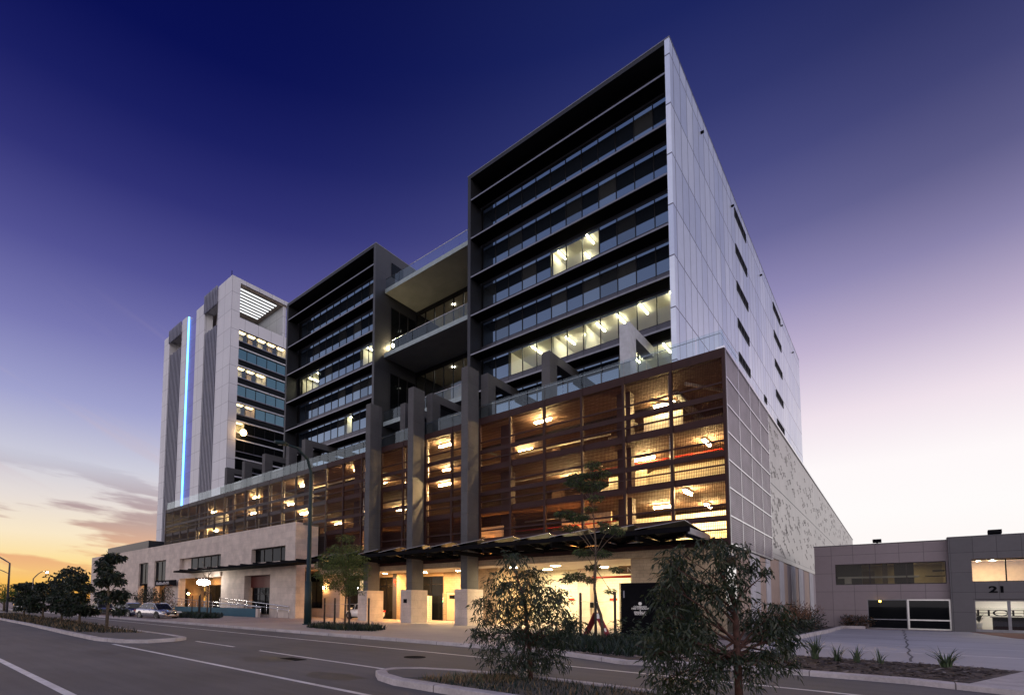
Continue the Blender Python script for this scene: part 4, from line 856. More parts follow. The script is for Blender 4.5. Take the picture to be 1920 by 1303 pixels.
# side face: roof terrace, ribbon windows
b = MB(); b.box(-98.8, XW-4.0, 37.7, 52, 8, 46.0, M['dark_metal']); b.box(XW-4.0, XW-.3, 37.42, 45.8, 45.8, 46.0, M['dark_metal']); b.build('core', wt)
b = MB(); b.box(-101.2, XW-.004, 37.41, 46.2, 51.7, TZ-.01, M['wt_panel']); b.build('roof', wt)
sl = MB(); warm = solid('warm_soffit', (0.45, 0.36, 0.29), 0.7); sl.box(-101, XW-.35, 37.42, 45.8, 51.55, 51.70, warm); sl.build('roof_soffit', wt)
lou = emit('lit_louvre', (0.9, 0.95, 1.0), 1.5)
for k in range(8):
    b = MB(); x = XW-1.2-0.85*k; b.box(x-.16, x+.16, 37.6, 44.4, 51.50, 51.54, lou); b.build('lit_slat', wt)
b = MB(); b.box(-84, -83.4, 38, 46, 46, 51.5, M['wt_panel']); b.box(-83.4, XW-.3, 45.2, 45.8, 46, 51.5, M['wt_panel']); b.build('terrace_wall', wt)
b = MB(); b.box(XW-.25, XW-.001, 37.4, 45.9, 44.35, 46.1, M['wt_panel']); b.build('parapet', wt)
b = MB(); b.box(XW-.3, XW+.02, 45.9, 46.2, 8, 51.7, M['wt_panel']); b.build('pier', wt)
colY = [37.4, 38.9, 40.6, 42.4, 44.2, 45.9]
litw = {0: (0, 1, 2, 3, 4), 2: (0, 1, 2), 4: (0, 1), 5: (0,), 9: (1,)}
for i in range(11):
    zt = 44.25-2.93*i; b = MB()
    b.box(XW-.22, XW+.06, 37.4, 45.9, zt-.10, zt+.08, M['wt_panel']); b.box(XW-.20, XW+.03, 37.4, 45.9, zt-1.92, zt-1.80, M['rib']); b.box(XW-.3, XW-.16, 37.4, 45.9, zt-2.84, zt-1.92, M['pane_black']); b.build('floor_band', wt)
    for k in range(5):
        y0, y1 = colY[k], colY[k+1]; on = k in litw.get(i, ())
        b = MB(); b.face([(XW-.18, y0+.04, zt-1.8), (XW-.18, y1-.04, zt-1.8), (XW-.18, y1-.04, zt-.1), (XW-.18, y0+.04, zt-.1)], M['pane_lit'] if on else M['pane_teal' if i < 5 else 'pane_black'])
        b.box(XW-.22, XW-.12, y0-.04, y0+.04, zt-1.8, zt-.1, M['mullion']); b.build('window', wt)
        if on:
            b = MB(); xa, xb_, za, zb_ = XW-1.7, XW-.35, zt-2.7, zt-.1; wm = M['render_warm'] if k % 2 else M['plaster']
            b.face([(xa, y0, za), (xa, y1, za), (xa, y1, zb_), (xa, y0, zb_)], wm); b.face([(xa, y0, zb_), (xb_, y0, zb_), (xb_, y1, zb_), (xa, y1, zb_)], M['plaster']); b.face([(xa, y0, za), (xb_, y0, za), (xb_, y0, zb_), (xa, y0, zb_)], wm); b.face([(xa, y1, za), (xb_, y1, za), (xb_, y1, zb_), (xa, y1, zb_)], wm)
            b.build('lit_room', wt)
            b = MB(); b.box(XW-1.1, XW-.45, y0+.15, y1-.15, zb_-.05, zb_-.02, M['ceiling_glow']); b.build('ceiling_light', wt)
b = MB(); b.tube([(XW, 38.2, 27.9), (XW+.5, 38.2, 27.75)], .05, M['black_steel'], 6); b.sphere((XW+.75, 38.25, 27.7), .5, M['lamp_reflection']); b.build('floodlight', wt)  # added glowing globe standing in for a street lamp reflected in the glass
b = MB(); b.tube([(-76, 36.6, TZ), (-76, 36.6, TZ+1.6)], .05, M['black_steel'], 6); b.build('mast', wt)
# dark lower block beside the tower
dk = thing('plant_block', (-66, 36, 15), 'dark low block on the deck roof at the foot of the white tower', 'building')
b = MB(); b.box(-74.4, -54.2, 35.2, 46, 15, 18.5, M['dark_panel']); b.build('wall', dk)
b = MB(); b.box(-74.4, -54.2, 35.1, 46.1, 18.5, 18.65, M['edge_metal']); b.build('roof', dk)
b = MB(); b.box(-66.5, -64.5, 35.14, 35.19, 15.9, 17.4, emit('warm_pane', (0.9, 0.85, 0.5), 0.35)); b.build('window', dk)

# ------------------------------------------------------------------ low building with the number 21
lb = thing('commercial_building', (2.7, 49, 0), 'low mauve panelled building with a dark portal and the number 21', 'building')
M['mauve'] = panels('mauve_panels', (0.26, 0.215, 0.225), (0.245, 0.20, 0.21), (0.10, 0.085, 0.09), 1.25, 1.35, 0.012, 'XZ', rough=0.6, var=0.05, nscale=0.3)
M['dkmauve'] = panels('dark_grey_panels', (0.105, 0.098, 0.108), (0.095, 0.09, 0.10), (0.03, 0.03, 0.035), 1.05, 1.3, 0.012, 'XZ', rough=0.55, var=0.06, nscale=0.3)
YB = 49.0
b = MB(); b.wall(-4.57, 2.62, 0, 6.1, YB, YB+.5, [(-3.35, 2.5, 3.2, 4.72), (-1.6, 2.62, 0.06, 2.14)], M['mauve']); b.build('wall', lb)
b = MB(); b.wall(2.62, 12.5, 0, 6.22, YB-.4, YB+.5, [(3.66, 6.75, 3.27, 4.75), (3.68, 9, 0.06, 2.16)], M['dkmauve']); b.build('portal_wall', lb)
b = MB(); b.box(-4.57, 12.5, YB+.5, 54.4, 5.9, 6.05, M['concrete']); b.box(-4.57, -4.4, YB+.5, 54.4, 0, 5.9, M['mauve']); b.build('roof', lb)
b = MB(); b.box(-4.6, 2.6, YB-.03, YB+.5, 6.1, 6.16, M['spandrel']); b.box(2.6, 12.5, YB-.43, YB+.5, 6.22, 6.28, M['spandrel']); b.build('coping', lb)
def glz(x0, x1, z0, z1, n, pane, frame, y, rows=(), w=.03):
    b = MB()
    for k in range(n+1): xx = x0+(x1-x0)*k/n; b.box(xx-w, xx+w, y-.05, y+.05, z0, z1, frame)
    for zz in (z0+w, z1-w)+tuple(rows): b.box(x0, x1, y-.047, y+.047, zz-w, zz+w, frame)
    b.face([(x0, y, z0), (x1, y, z0), (x1, y, z1), (x0, y, z1)], pane); return b.build('window', lb)
M['pane_mid'] = glass('reflective_pane', (0.75, 0.75, 0.7), -0.02, (.5, .5, .5), 0.01, (0.02, 0.02, 0.025), 0.25)
glz(-3.35, 2.5, 3.2, 4.72, 3, M['pane_mid'], M['steel_grey'], YB+.12)
glz(-1.6, 0.48, 0.06, 2.14, 1, M['pane_black'], M['edge_metal'], YB+.1, (0.72,)); glz(0.54, 2.58, 0.06, 2.14, 1, M['pane_black'], M['rim'], YB+.02, (0.72,), .045)
glz(3.66, 6.75, 3.27, 4.75, 2, M['pane_clear'], M['mullion'], YB+.3)
glz(3.68, 6.75, 0.06, 2.16, 2, M['pane_clear'], M['edge_metal'], YB+.1, (), .07); glz(6.95, 9, 0.06, 2.16, 1, M['pane_clear'], M['edge_metal'], YB+.1)
beige = solid('beige_reflection', (0.52, 0.45, 0.32), 0.8)  # beige walls stand in for a building reflected in the upper window
def room(x0, x1, y0, y1, z0, z1, wm, fm=None):
    b = MB(); b.face([(x0, y1, z0), (x1, y1, z0), (x1, y1, z1), (x0, y1, z1)], wm); b.face([(x0, y0, z1), (x1, y0, z1), (x1, y1, z1), (x0, y1, z1)], M['plaster']); b.face([(x0, y0, z0), (x1, y0, z0), (x1, y1, z0), (x0, y1, z0)], fm or M['slab'])
    b.face([(x0, y0, z0), (x0, y1, z0), (x0, y1, z1), (x0, y0, z1)], wm); b.face([(x1, y0, z0), (x1, y1, z0), (x1, y1, z1), (x1, y0, z1)], wm); return b.build('lit_room', lb)
room(-4.3, 2.55, YB+.52, 54, 3.0, 4.8, beige); room(3.5, 7.0, YB+.52, 53.5, 3.0, 4.85, solid('peach_room', (0.62, 0.48, 0.38), 0.8)); room(3.4, 9.5, YB+.52, 54, 0.04, 2.3, M['plaster'])
for (x0, x1, y, z0, z1, m) in ((-4.2, -1.9, 50.6, 3.0, 4.8, 'dark_metal'), (-1.9, -1.2, 51.5, 3.0, 4.3, 'wood_brown'), (-.75, -.45, 50.4, 3.0, 4.8, 'wood_brown'), (-.1, .95, 50.9, 3.0, 4.8, 'dark_metal'), (1.9, 2.5, 50.5, 4.1, 4.2, 'black_steel'), (1.5, 2.5, 50.5, 3.75, 3.82, 'black_steel'), (-3.3, 1.2, 50.2, 3.72, 3.84, 'plaster'), (-2.9, -2.5, 50.25, 3, 3.8, 'plaster')):  # added boards imitate dark and pale patches of that street reflection
    b = MB(); b.box(x0, x1, y, y+.12, z0, z1, M[m]); b.build('reflection_board', lb)
for (x, y, z, r) in ((4.6, 50.0, 4.8, .13), (5.8, 49.8, 4.8, .13), (4.2, 51.6, 4.8, .12), (4.9, 52.0, 4.8, .12)):
    b = MB(); b.disc((x, y, z), r, M['lamp_yellow'], 12, (0, 0, -1)); b.build('downlight', lb)
for (x, y, z, r, m) in ((4.9, 50.6, 2.27, .16, 'lamp_white'), (6.4, 50.3, 2.27, .13, 'lamp_white'), (5.6, 52.4, 2.27, .3, 'lamp_white'), (.9, 52.6, 4.78, .07, 'lamp_yellow'), (7.8, 51.2, 2.27, .16, 'lamp_white')):
    b = MB(); b.disc((x, y, z), r, M[m], 12, (0, 0, -1)); b.build('downlight', lb)
b = MB(); b.box(-.98, -.86, YB-.1, YB+.0, 1.98, 2.08, M['black_steel']); b.sphere((-.92, YB-.14, 2.0), .07, emit('amber_bulb', (1, .62, .08), 14)); b.build('amber_lamp', lb)
text_mesh('house_number', '21', 0.56, M['black'], (4.72, YB-.415, 2.75), (R(90), 0, 0), lb, 0.012, sx=1.35, bold=0.022)
desk = MB(); desk.box(4.7, 6.9, 51.0, 51.7, .05, .95, M['black_steel']); desk.box(4.6, 7.0, 50.95, 51.75, .95, 1.0, M['plastic']); desk.build('reception_desk', lb)
wl = MB()
for z in (1.02, 1.22, 1.42): wl.box(3.6, 7.4, 52.9, 52.93, z, z+.03, M['black_steel'])
wl.build('wall_lines', lb)
text_mesh('wall_lettering', 'HOLL', 0.62, M['black_steel'], (5.35, 52.8, 1.22), (R(90), 0, 0), lb, 0.01, sx=1.7)
p = MB(); p.tube([(3.95, 50.1, .05), (3.95, 50.1, .6)], [.12, .17], M['plaster'], 10); rg = random.Random(2)
for k in range(60):
    a = rg.uniform(0, 6.28); l = rg.uniform(.25, .55); e = rg.uniform(.1, 1.2); d = Vector((math.cos(a)*math.cos(e), math.sin(a)*math.cos(e)*.6, math.sin(e))); s0 = Vector((3.95, 50.1, .6)); s1 = s0+d*l+Vector((0, 0, .25)); n = d.cross(Vector((0, 0, 1))).normalized()*.03
    p.face([s0-n*.3, (s0+s1)/2-n+Vector((0, 0, .12)), s1, (s0+s1)/2+n+Vector((0, 0, .12))], M['leaf_dark'])
tag(p.build('potted_plant'), 'leafy plant in a white pot inside the glass entrance of number 21', 'plant')
for i, (x, z, s) in enumerate(((-.92, 6.18, 1.0), (4.8, 6.3, 1.25))):
    t = thing('floodlight', (x, YB+.1, z), ['small black floodlight box on the roof edge of the mauve wall', 'larger black floodlight box on the roof edge of the dark portal'][i], 'floodlight', 'floodlights on the low roof')
    b = MB(); b.box(x-.24*s, x+.24*s, YB-.15, YB+.25, z+.06, z+.24*s, M['black_steel'], rot=Matrix.Rotation(R(-8), 3, 'X')); b.build('housing', t)
    b = MB(); b.box(x-.04, x+.04, YB+.02, YB+.12, z-.02, z+.2, M['black_steel']); b.build('bracket', t)
# garden bed along the silver wall
sheet('garden_bed', [(-6.25, 26), (-4.1, 26.5), (-3.7, 30), (-3.55, 35), (-3.3, 39), (-3.25, 47.5), (-1.7, 47.8), (-1.7, 48.9), (-6.25, 48.9)], 0.10, M['mulch'], 0.2)
kw = MB(); curb(kw, [(-1.75, 47.6), (-3.05, 47.4), (-3.12, 44), (-3.2, 39), (-3.42, 34.5), (-3.6, 30), (-4.0, 26.6)], 0.16, 0.24)
tag(kw.build('garden_kerb'), kind='structure')

# ------------------------------------------------------------------ fire hydrant cabinet, banner sign
hy = thing('hydrant_cabinet', (-9.6, 25.9, .06), 'black slatted hydrant cabinet with a white lettered plate, by the tan wall', 'cabinet')
b = MB()
for k in range(44): z = 0.10+k*.059; b.box(-10.36, -7.4, 25.74, 25.80, z, z+.042, M['black_steel'])
b.build('slatted_front', hy)
b = MB(); b.box(-10.30, -7.4, 25.80, 27.2, .06, 2.66, M['black_steel']); b.build('cabinet_body', hy)
b = MB(); b.box(-9.80, -8.84, 25.715, 25.737, 1.12, 1.82, M['black']); s = b.build('sign_plate', hy)
cx = -9.32
for (tx, z, sz) in (('COMBINED', 1.50, .125), ('FIRE HYDRANT', 1.405, .125), ('&', 1.31, .10), ('SPRINKLER', 1.225, .125), ('BOOSTER', 1.14, .125)):
    text_mesh('lettering', tx, sz, M['plaster'], (cx, 25.71, z), (R(90), 0, 0), s, 0.003, sx=1.0, bold=0.002)
b = MB(); b.tube([(cx, 25.712, 1.66), (cx, 25.708, 1.66)], .085, M['plaster'], 16); b.build('emblem', s)
b = MB(); b.box(-10.14, -10.08, 25.70, 25.738, 1.95, 2.3, M['edge_metal']); b.build('door_handle', hy)
bn = thing('banner_sign', (-10.3, 23.9, .06), 'red and white leaning A-frame banner sign behind the staked young tree', 'sign')
for sgn, m in ((1, 'red_banner'), (-1, 'red_banner')):
    mm = M.setdefault('red_banner', solid('red_banner', (0.24, 0.015, 0.03), 0.6)); b = MB()
    x0, x1 = -10.75, -10.75+sgn*.55
    P = [(x0, 23.6, 1.2), (x0, 24.25, 1.2), (x1, 24.25, .08), (x1, 23.6, .08)]
    b.face(P, mm); b.face([(p[0]+.015*sgn, p[1], p[2]+.012) for p in P], mm); b.build('panel', bn)
b = MB(); b.face([(-10.70, 23.6, 1.17), (-10.70, 24.25, 1.17), (-10.58, 24.25, .93), (-10.58, 23.6, .93)], M['plaster']); b.build('header', bn)
b = MB(); b.face([(-10.37, 23.75, .47), (-10.37, 24.1, .47), (-10.29, 24.0, .31), (-10.29, 23.85, .31)], M['plaster']); b.build('emblem', bn)

# ------------------------------------------------------------------ cars
def make_car(label, loc, rz, paint, group='parked cars', L=4.75, W=1.82, Hh=1.44):
    t = thing('parked_car', loc, label, 'car', group, rz)
    # stations along x (front = +x): x, half width at sill, belt height, hood/boot flag
    st = [(-.5, .70, .62), (-.485, .80, .84), (-.44, .87, .90), (-.36, .90, .93), (-.2, .91, .93), (0, .91, .92), (.15, .91, .90), (.25, .90, .87), (.36, .88, .80), (.45, .83, .70), (.49, .74, .62), (.5, .66, .55)]
    b = MB(); k = b.mi(paint); rings = []
    for (u, hw, zt) in st:
        hw *= W/1.82; x = u*L; i = len(b.v); zb = .22 if abs(u) < .46 else .30
        b.v += [(x, -hw*.92, zb), (x, -hw, .45), (x, -hw*.985, zt*.86), (x, -hw*.90, zt), (x, 0, zt+.035), (x, hw*.90, zt), (x, hw*.985, zt*.86), (x, hw, .45), (x, hw*.92, zb)]; rings.append(i)
    for a, c in zip(rings, rings[1:]):
        for q in range(8): b.f.append((a+q, a+q+1, c+q+1, c+q)); b.m.append(k); b.sm.append(True)
        b.f.append((a+8, a, c, c+8)); b.m.append(k); b.sm.append(False)
    b.f.append(tuple(rings[0]+q for q in range(9))); b.m.append(k); b.sm.append(False); b.f.append(tuple(rings[-1]+q for q in reversed(range(9)))); b.m.append(k); b.sm.append(False)
    b.build('body', t, local=True)
    # cabin: roof and glasshouse
    g = [(-.40, .70, .92), (-.26, .62, 1.36), (-.10, .60, Hh), (.06, .60, Hh-.01), (.13, .62, 1.36), (.27, .72, .89)]
    b = MB(); kk = b.mi(M['car_glass']); kp = b.mi(paint); P = [[(u*L, s*hw, z) for (u, hw, z) in g] for s in (-1, 1)]; base = [[(u*L, s*.80*W/1.82, .90) for (u, hw, z) in g] for s in (-1, 1)]
    for j in range(5):
        m = paint if 1 <= j <= 3 else M['car_glass']
        b.face([P[0][j], P[0][j+1], P[1][j+1], P[1][j]][::-1], m, True)
        for s in (0, 1):
            q = [base[s][j], base[s][j+1], P[s][j+1], P[s][j]]; b.face(q if s == 0 else q[::-1], M['car_glass'])
    for s in (0, 1):                      # pillars and roof rails
        for j in (1, 4): b.tube([base[s][j], P[s][j]], .03, paint, 4)
        b.tube([base[s][2], P[s][2]], .035, paint, 4)
        b.tube(P[s], .035, paint, 5)
    b.build('cabin', t, local=True)
    for sx in (-.29, .30):
        for sy in (-1, 1):
            b = MB(); y = sy*(W/2-.10); b.tube([(sx*L, y-.1, .32), (sx*L, y+.1, .32)], .32, M['tyre'], 20); w = b.build('wheel', t, local=True)
            b = MB(); b.disc((sx*L, y+sy*.103, .32), .21, M['rim'], 14, (0, sy, 0)); b.disc((sx*L, y+sy*.106, .32), .06, M['plastic'], 8, (0, sy, 0)); r_ = b.build('rim', w, local=True)
            b = MB(); b.disc((sx*L, sy*(W/2+.003), .36), .38, M['plastic'], 18, (0, sy, 0)); b.build('wheel_arch', t, local=True)
    for sy in (-1, 1):
        b = MB(); b.box(.465*L, .495*L, sy*.74-.17, sy*.74+.17, .60, .72, M['lens'], rot=Matrix.Rotation(R(-18*sy), 3, 'Z')); b.build('headlight', t, local=True)
        b = MB(); b.box(-.498*L, -.475*L, sy*.68-.16, sy*.68+.16, .68, .84, M['red_pipe']); b.build('tail_light', t, local=True)
        b = MB(); b.box(.17*L, .20*L, sy*.98-.09, sy*.98+.09, .92, 1.05, paint); b.build('mirror', t, local=True)
        b = MB()
        for xx in (-.14, .06): b.box(xx*L, xx*L+.14, sy*(W/2-.005)-.01, sy*(W/2-.005)+.01, .76, .79, M['plastic'])
        b.build('door_handle', t, local=True)
    b = MB(); b.box(.488*L, .503*L, -.45, .45, .42, .60, M['plastic']); b.build('grille', t, local=True)
    b = MB(); b.box(.500*L, .507*L, -.2, .2, .38, .47, M['plaster']); b.build('number_plate', t, local=True)
    return t
paint_s = solid('silver_paint', (0.42, 0.41, 0.44), 0.22, 0.75, 0.03, 1, coat=1.0)
paint_b = solid('dark_blue_paint', (0.02, 0.025, 0.06), 0.2, 0.3, 0.03, 1, coat=1.0)
paint_r = solid('dark_red_paint', (0.14, 0.012, 0.012), 0.25, 0.3, 0.03, 1, coat=1.0)
paint_w = solid('white_paint', (0.75, 0.74, 0.72), 0.25, 0.0, 0.03, 1, coat=1.0)
paint_g = solid('grey_paint', (0.10, 0.11, 0.12), 0.25, 0.4, 0.03, 1, coat=1.0)
make_car('silver sedan parked by the far kerb, nearest to the ramp', (-49.6, 18.0, -.045), R(9), paint_s)
make_car('dark blue car parked directly behind the silver sedan', (-56.6, 18.0, -.045), R(8), paint_b)
make_car('dark red car parked at the far kerb behind the island trees', (-76.0, 18.2, -.045), R(-3), paint_r)
make_car('grey car parked between the dark blue car and the red car', (-65.5, 18.0, -.045), R(-3), paint_g)
make_car('white car at the left edge, far down the street', (-120, 19.5, -.045), R(-5), paint_w, 'distant cars')
make_car('white car parked in the warm lobby entry, half hidden by the first fin', (-36.4, 31.3, .06), R(178), paint_w, 'cars inside the building', L=4.0)
redc = thing('parked_car', (-11.8, 31.2, 5.04), 'car with red tail lights glowing on the lowest parking level above the canopy', 'car', 'cars inside the building')
b = MB(); b.prism([(-13.0, 31.1), (-11.2, 31.1), (-11.2, 34.6), (-13.0, 34.6)], 5.3, 6.0, paint_g); b.build('body', redc)
b = MB(); b.prism([(-12.85, 31.8), (-11.35, 31.8), (-11.35, 33.9), (-12.85, 33.9)], 6.0, 6.5, M['pane_black']); b.build('cabin', redc)
for x in (-12.85, -11.95):
    b = MB(); b.box(x, x+.55, 31.05, 31.10, 5.72, 5.95, M['red_glow']); b.build('tail_light', redc)
for x in (-12.85, -11.35):
    for y in (31.8, 33.8):
        b = MB(); b.tube([(x-.1, y, 5.36), (x+.1, y, 5.36)], .32, M['tyre'], 14); b.build('wheel', redc)

# ------------------------------------------------------------------ street lamps
lp = thing('street_lamp', (-29.9, 20.6, .05), 'tall dark green street lamp post on the pavement in front of the stone building end', 'street lamp')
M['lamp_green'] = solid('dark_green_paint', (0.007, 0.022, 0.026), 0.5, 0.0)
b = MB(); b.tube([(-29.9, 20.6, .05), (-29.9, 20.6, 3.0), (-29.9, 20.6, 3.05), (-29.9, 20.6, 10.6), (-29.9, 20.3, 11.5), (-29.9, 19.4, 12.1), (-29.9, 18.6, 12.15)], [.27, .25, .17, .12, .10, .085, .07], M['lamp_green'], 10); b.build('pole', lp)
b = MB(); b.tube([(-29.9, 20.6, .05), (-29.9, 20.6, .12)], .36, M['lamp_green'], 10); b.build('base_plate', lp)
b = MB(); b.tube([(-29.9, 18.7, 12.15), (-29.9, 18.3, 12.17), (-29.9, 17.7, 12.13)], [.08, .17, .10], M['lamp_green'], 10); h = b.build('lamp_head', lp)
b = MB(); b.disc((-29.9, 18.1, 12.0), .13, M['lens'], 12, (0, 0, -1)); b.build('lens', h)
def far_lamp(x, y, z, arm, label, lit=False):
    t = thing('street_lamp', (x, y, 0), label, 'street lamp', 'distant street lamps'); m = M['spandrel']
    pts = [(x, y, 0), (x, y, z-1.6)]+[(x+arm[0]*s, y+arm[1]*s, z-1.6+1.6*math.sin(s*math.pi/2)) for s in (.2, .45, .75, 1)]
    b = MB(); b.tube(pts, [.14, .10, .09, .08, .07, .06], m, 8); b.build('pole', t)
    e = pts[-1]; d = Vector((arm[0], arm[1], 0)).normalized(); b = MB(); b.tube([e, Vector(e)+d*.9], [.08, .14], m, 8); h = b.build('lamp_head', t)
    b = MB(); b.sphere(Vector(e)+d*.6+Vector((0, 0, -.12)), .15 if lit else .10, M['lamp_yellow'] if lit else M['lens']); b.build('bulb', h)
far_lamp(-83, 12.2, 7.8, (-1.6, -3.2), 'curved grey street lamp at the left edge above the bright green tree')
far_lamp(-136, 20, 8.5, (-2.5, -4), 'smaller curved street lamp behind the one at the left edge')
far_lamp(-122, 21.6, 7.2, (-1.5, 2.0), 'lit street lamp with its bulb glowing above the dark island trees', True)
far_lamp(-95.8, 15.6, 3.75, (-.5, .4), 'low lit lamp glowing beside the bright green tree', True)

# ------------------------------------------------------------------ vegetation
RV = Vector((0.737, 0.676, 0)); FV = Vector((-0.676, 0.737, 0))      # across and away, as one faces the street corner
def leaves(b, c, rad, n, ln, wd, mats, rg, droop=0.5, out=0.6, flat=1.0, shell=0.0):
    """n small pointed leaves inside an ellipsoid"""
    for i in range(n):
        while True:
            v = Vector((rg.uniform(-1, 1), rg.uniform(-1, 1), rg.uniform(-1, 1)))
            if shell*.9 <= v.length <= 1: break
        p = c + Vector((v.x*rad[0], v.y*rad[1], v.z*rad[2]))
        d = Vector((rg.gauss(0, 1), rg.gauss(0, 1), rg.gauss(0, .6))).normalized()*(1-out) + v*out; d.z = d.z*flat - droop
        if d.length < 1e-3: continue
        d.normalize(); s = d.cross(Vector((rg.gauss(0, 1), rg.gauss(0, 1), rg.gauss(0, 1)))).normalized()
        L = ln*rg.uniform(.6, 1.25); w = wd*rg.uniform(.7, 1.2); m = mats[0 if rg.random() < .6 else 1]
        mid = p + d*L*.45 + Vector((0, 0, .06*L)); tip = p + d*L + Vector((0, 0, -.12*L*droop))
        b.face([p, mid+s*w*.5, tip, mid-s*w*.5], m)
def sprigs(b, c, rad, n, per, ln, wd, mats, rg, droop=0.6, spread=.09):
    """leaf bunches: each sprig carries several drooping leaves from one point"""
    for i in range(n):
        while True:
            v = Vector((rg.uniform(-1, 1), rg.uniform(-1, 1), rg.uniform(-1, 1)))
            if .25 <= v.length <= 1: break
        p = c + Vector((v.x*rad[0], v.y*rad[1], v.z*rad[2])); ax = (Vector((v.x, v.y, v.z*.5))+Vector((rg.gauss(0, .5), rg.gauss(0, .5), -droop*.6))).normalized()
        for k in range(per):
            q = p + ax*(k-per/2)*spread*.5; d = (ax*.7+Vector((rg.gauss(0, .55), rg.gauss(0, .55), rg.gauss(-droop*.6, .35)))).normalized()
            s = d.cross(Vector((rg.gauss(0, 1), rg.gauss(0, 1), rg.gauss(0, 1)))).normalized(); L = ln*rg.uniform(.5, 1.5); w = wd*rg.uniform(.7, 1.35)
            m = mats[0 if rg.random() < .65 else 1]; mid = q+d*L*.45
            b.face([q, mid+s*w*.5, q+d*L+Vector((0, 0, -.15*L)), mid-s*w*.5], m)
def tree(name, label, base, trunk, rads, clusters, kind, mats, bark, group=None, seed=1, cat='tree', limbs=True, zstart=.35):
    """trunk: list of (u, v, z) across/away/up from base; clusters: (u, v, z, ru, rz, count)"""
    rg = random.Random(seed); B = Vector(base); t = thing(name, base, label, cat, group)
    W = lambda u, v, z: B + RV*u + FV*v + Vector((0, 0, z))
    b = MB(); tp = [W(*p) for p in trunk]; b.tube(tp, rads, bark, 8)
    if limbs:
        for (u, v, z, ru, rz, n) in clusters:
            c = W(u, v, z); zt_ = B.z + min(max(z - .55*abs(u) - rg.uniform(.02, .12)*trunk[-1][2], zstart*trunk[-1][2]*rg.uniform(.8, 1.25)), trunk[-1][2]*.97)
            j = max(i_ for i_ in range(len(tp)-1) if tp[i_].z <= zt_); s = min(1, (zt_-tp[j].z)/max(1e-4, tp[j+1].z-tp[j].z)); q = tp[j].lerp(tp[j+1], s); rr = rads[j]*(1-s)+rads[j+1]*s
            mid = q.lerp(c, .5)+Vector((rg.uniform(-.05, .05), rg.uniform(-.05, .05), .08*(c-q).length))
            b.tube([q, mid, c], [rr*.45, rr*.3, rr*.12], bark, 5, False)
            for k in range(4):
                e = c+Vector((rg.uniform(-1, 1)*ru*.8, rg.uniform(-1, 1)*ru*.8, rg.uniform(-.7, .9)*rz)); b.tube([mid.lerp(c, .5), c.lerp(e, .5)+Vector((0, 0, .03)), e], [rr*.14, rr*.1, rr*.05], bark, 4, False)
    b.build('trunk', t)
    b = MB()
    for (u, v, z, ru, rz, n) in clusters:
        c = W(u, v, z)
        if kind == 'gum': sprigs(b, c, (ru, ru, rz), int(n*.72)+1, 7, .105, .024, mats, rg, .75, .08)
        elif kind == 'feather': leaves(b, c, (ru, ru, rz), n*2, .17, .04, mats, rg, .25, .5, .5)
        elif kind == 'broad': leaves(b, c, (ru, ru, rz), int(n*1.3), .24, .09, mats, rg, .4, .5, .8)
        elif kind == 'far': leaves(b, c, (ru, ru, rz), n, .9, .5, mats, rg, .3, .5, .8)
    b.build('crown', t); return t
def px_clusters(L, bx, by, sc_, dens, rg, squash=.85):
    out = []
    for (x, y, r) in L:
        u = (x-bx)/sc_; z = (by-y)/sc_; rr = r/sc_; out.append((u, rg.uniform(-.35, .35)*min(1, rr*3), z, rr, rr*squash, int(dens*rr*rr*1000)))
    return out
rg = random.Random(21)
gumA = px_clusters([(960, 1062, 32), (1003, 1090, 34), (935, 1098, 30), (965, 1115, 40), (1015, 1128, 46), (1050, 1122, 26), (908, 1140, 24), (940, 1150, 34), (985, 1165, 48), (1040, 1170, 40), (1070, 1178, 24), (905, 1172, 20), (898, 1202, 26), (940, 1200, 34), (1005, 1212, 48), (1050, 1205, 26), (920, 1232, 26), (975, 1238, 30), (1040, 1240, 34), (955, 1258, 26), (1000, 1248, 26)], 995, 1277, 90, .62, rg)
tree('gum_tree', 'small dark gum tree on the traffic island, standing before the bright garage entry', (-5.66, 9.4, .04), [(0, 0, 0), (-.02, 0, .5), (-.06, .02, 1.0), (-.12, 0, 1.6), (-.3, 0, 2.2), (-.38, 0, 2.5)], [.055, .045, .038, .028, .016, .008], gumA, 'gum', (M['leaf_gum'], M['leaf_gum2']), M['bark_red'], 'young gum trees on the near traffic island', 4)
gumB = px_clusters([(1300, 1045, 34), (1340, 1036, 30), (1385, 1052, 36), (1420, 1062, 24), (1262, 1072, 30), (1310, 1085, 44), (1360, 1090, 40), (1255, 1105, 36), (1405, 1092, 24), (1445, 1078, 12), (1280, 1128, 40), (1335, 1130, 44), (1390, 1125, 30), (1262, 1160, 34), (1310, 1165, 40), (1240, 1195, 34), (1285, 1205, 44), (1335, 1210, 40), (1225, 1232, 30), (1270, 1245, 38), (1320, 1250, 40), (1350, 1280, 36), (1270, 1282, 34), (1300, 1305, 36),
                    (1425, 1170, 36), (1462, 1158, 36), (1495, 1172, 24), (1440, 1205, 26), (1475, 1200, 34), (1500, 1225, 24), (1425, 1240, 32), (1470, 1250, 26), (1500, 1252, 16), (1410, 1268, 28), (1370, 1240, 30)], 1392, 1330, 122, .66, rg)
tree('gum_tree', 'large spreading gum tree with red branches in the right foreground', (-1.83, 9.05, .04), [(0, 0, 0), (0, 0, .6), (.0, .02, 1.2), (-.02, .0, 1.55), (-.12, 0, 1.85), (-.3, 0, 2.2), (-.3, 0, 2.4)], [.06, .052, .045, .038, .026, .014, .007], gumB, 'gum', (M['leaf_gum2'], M['leaf_gum']), M['bark_red'], 'young gum trees on the near traffic island', 9)
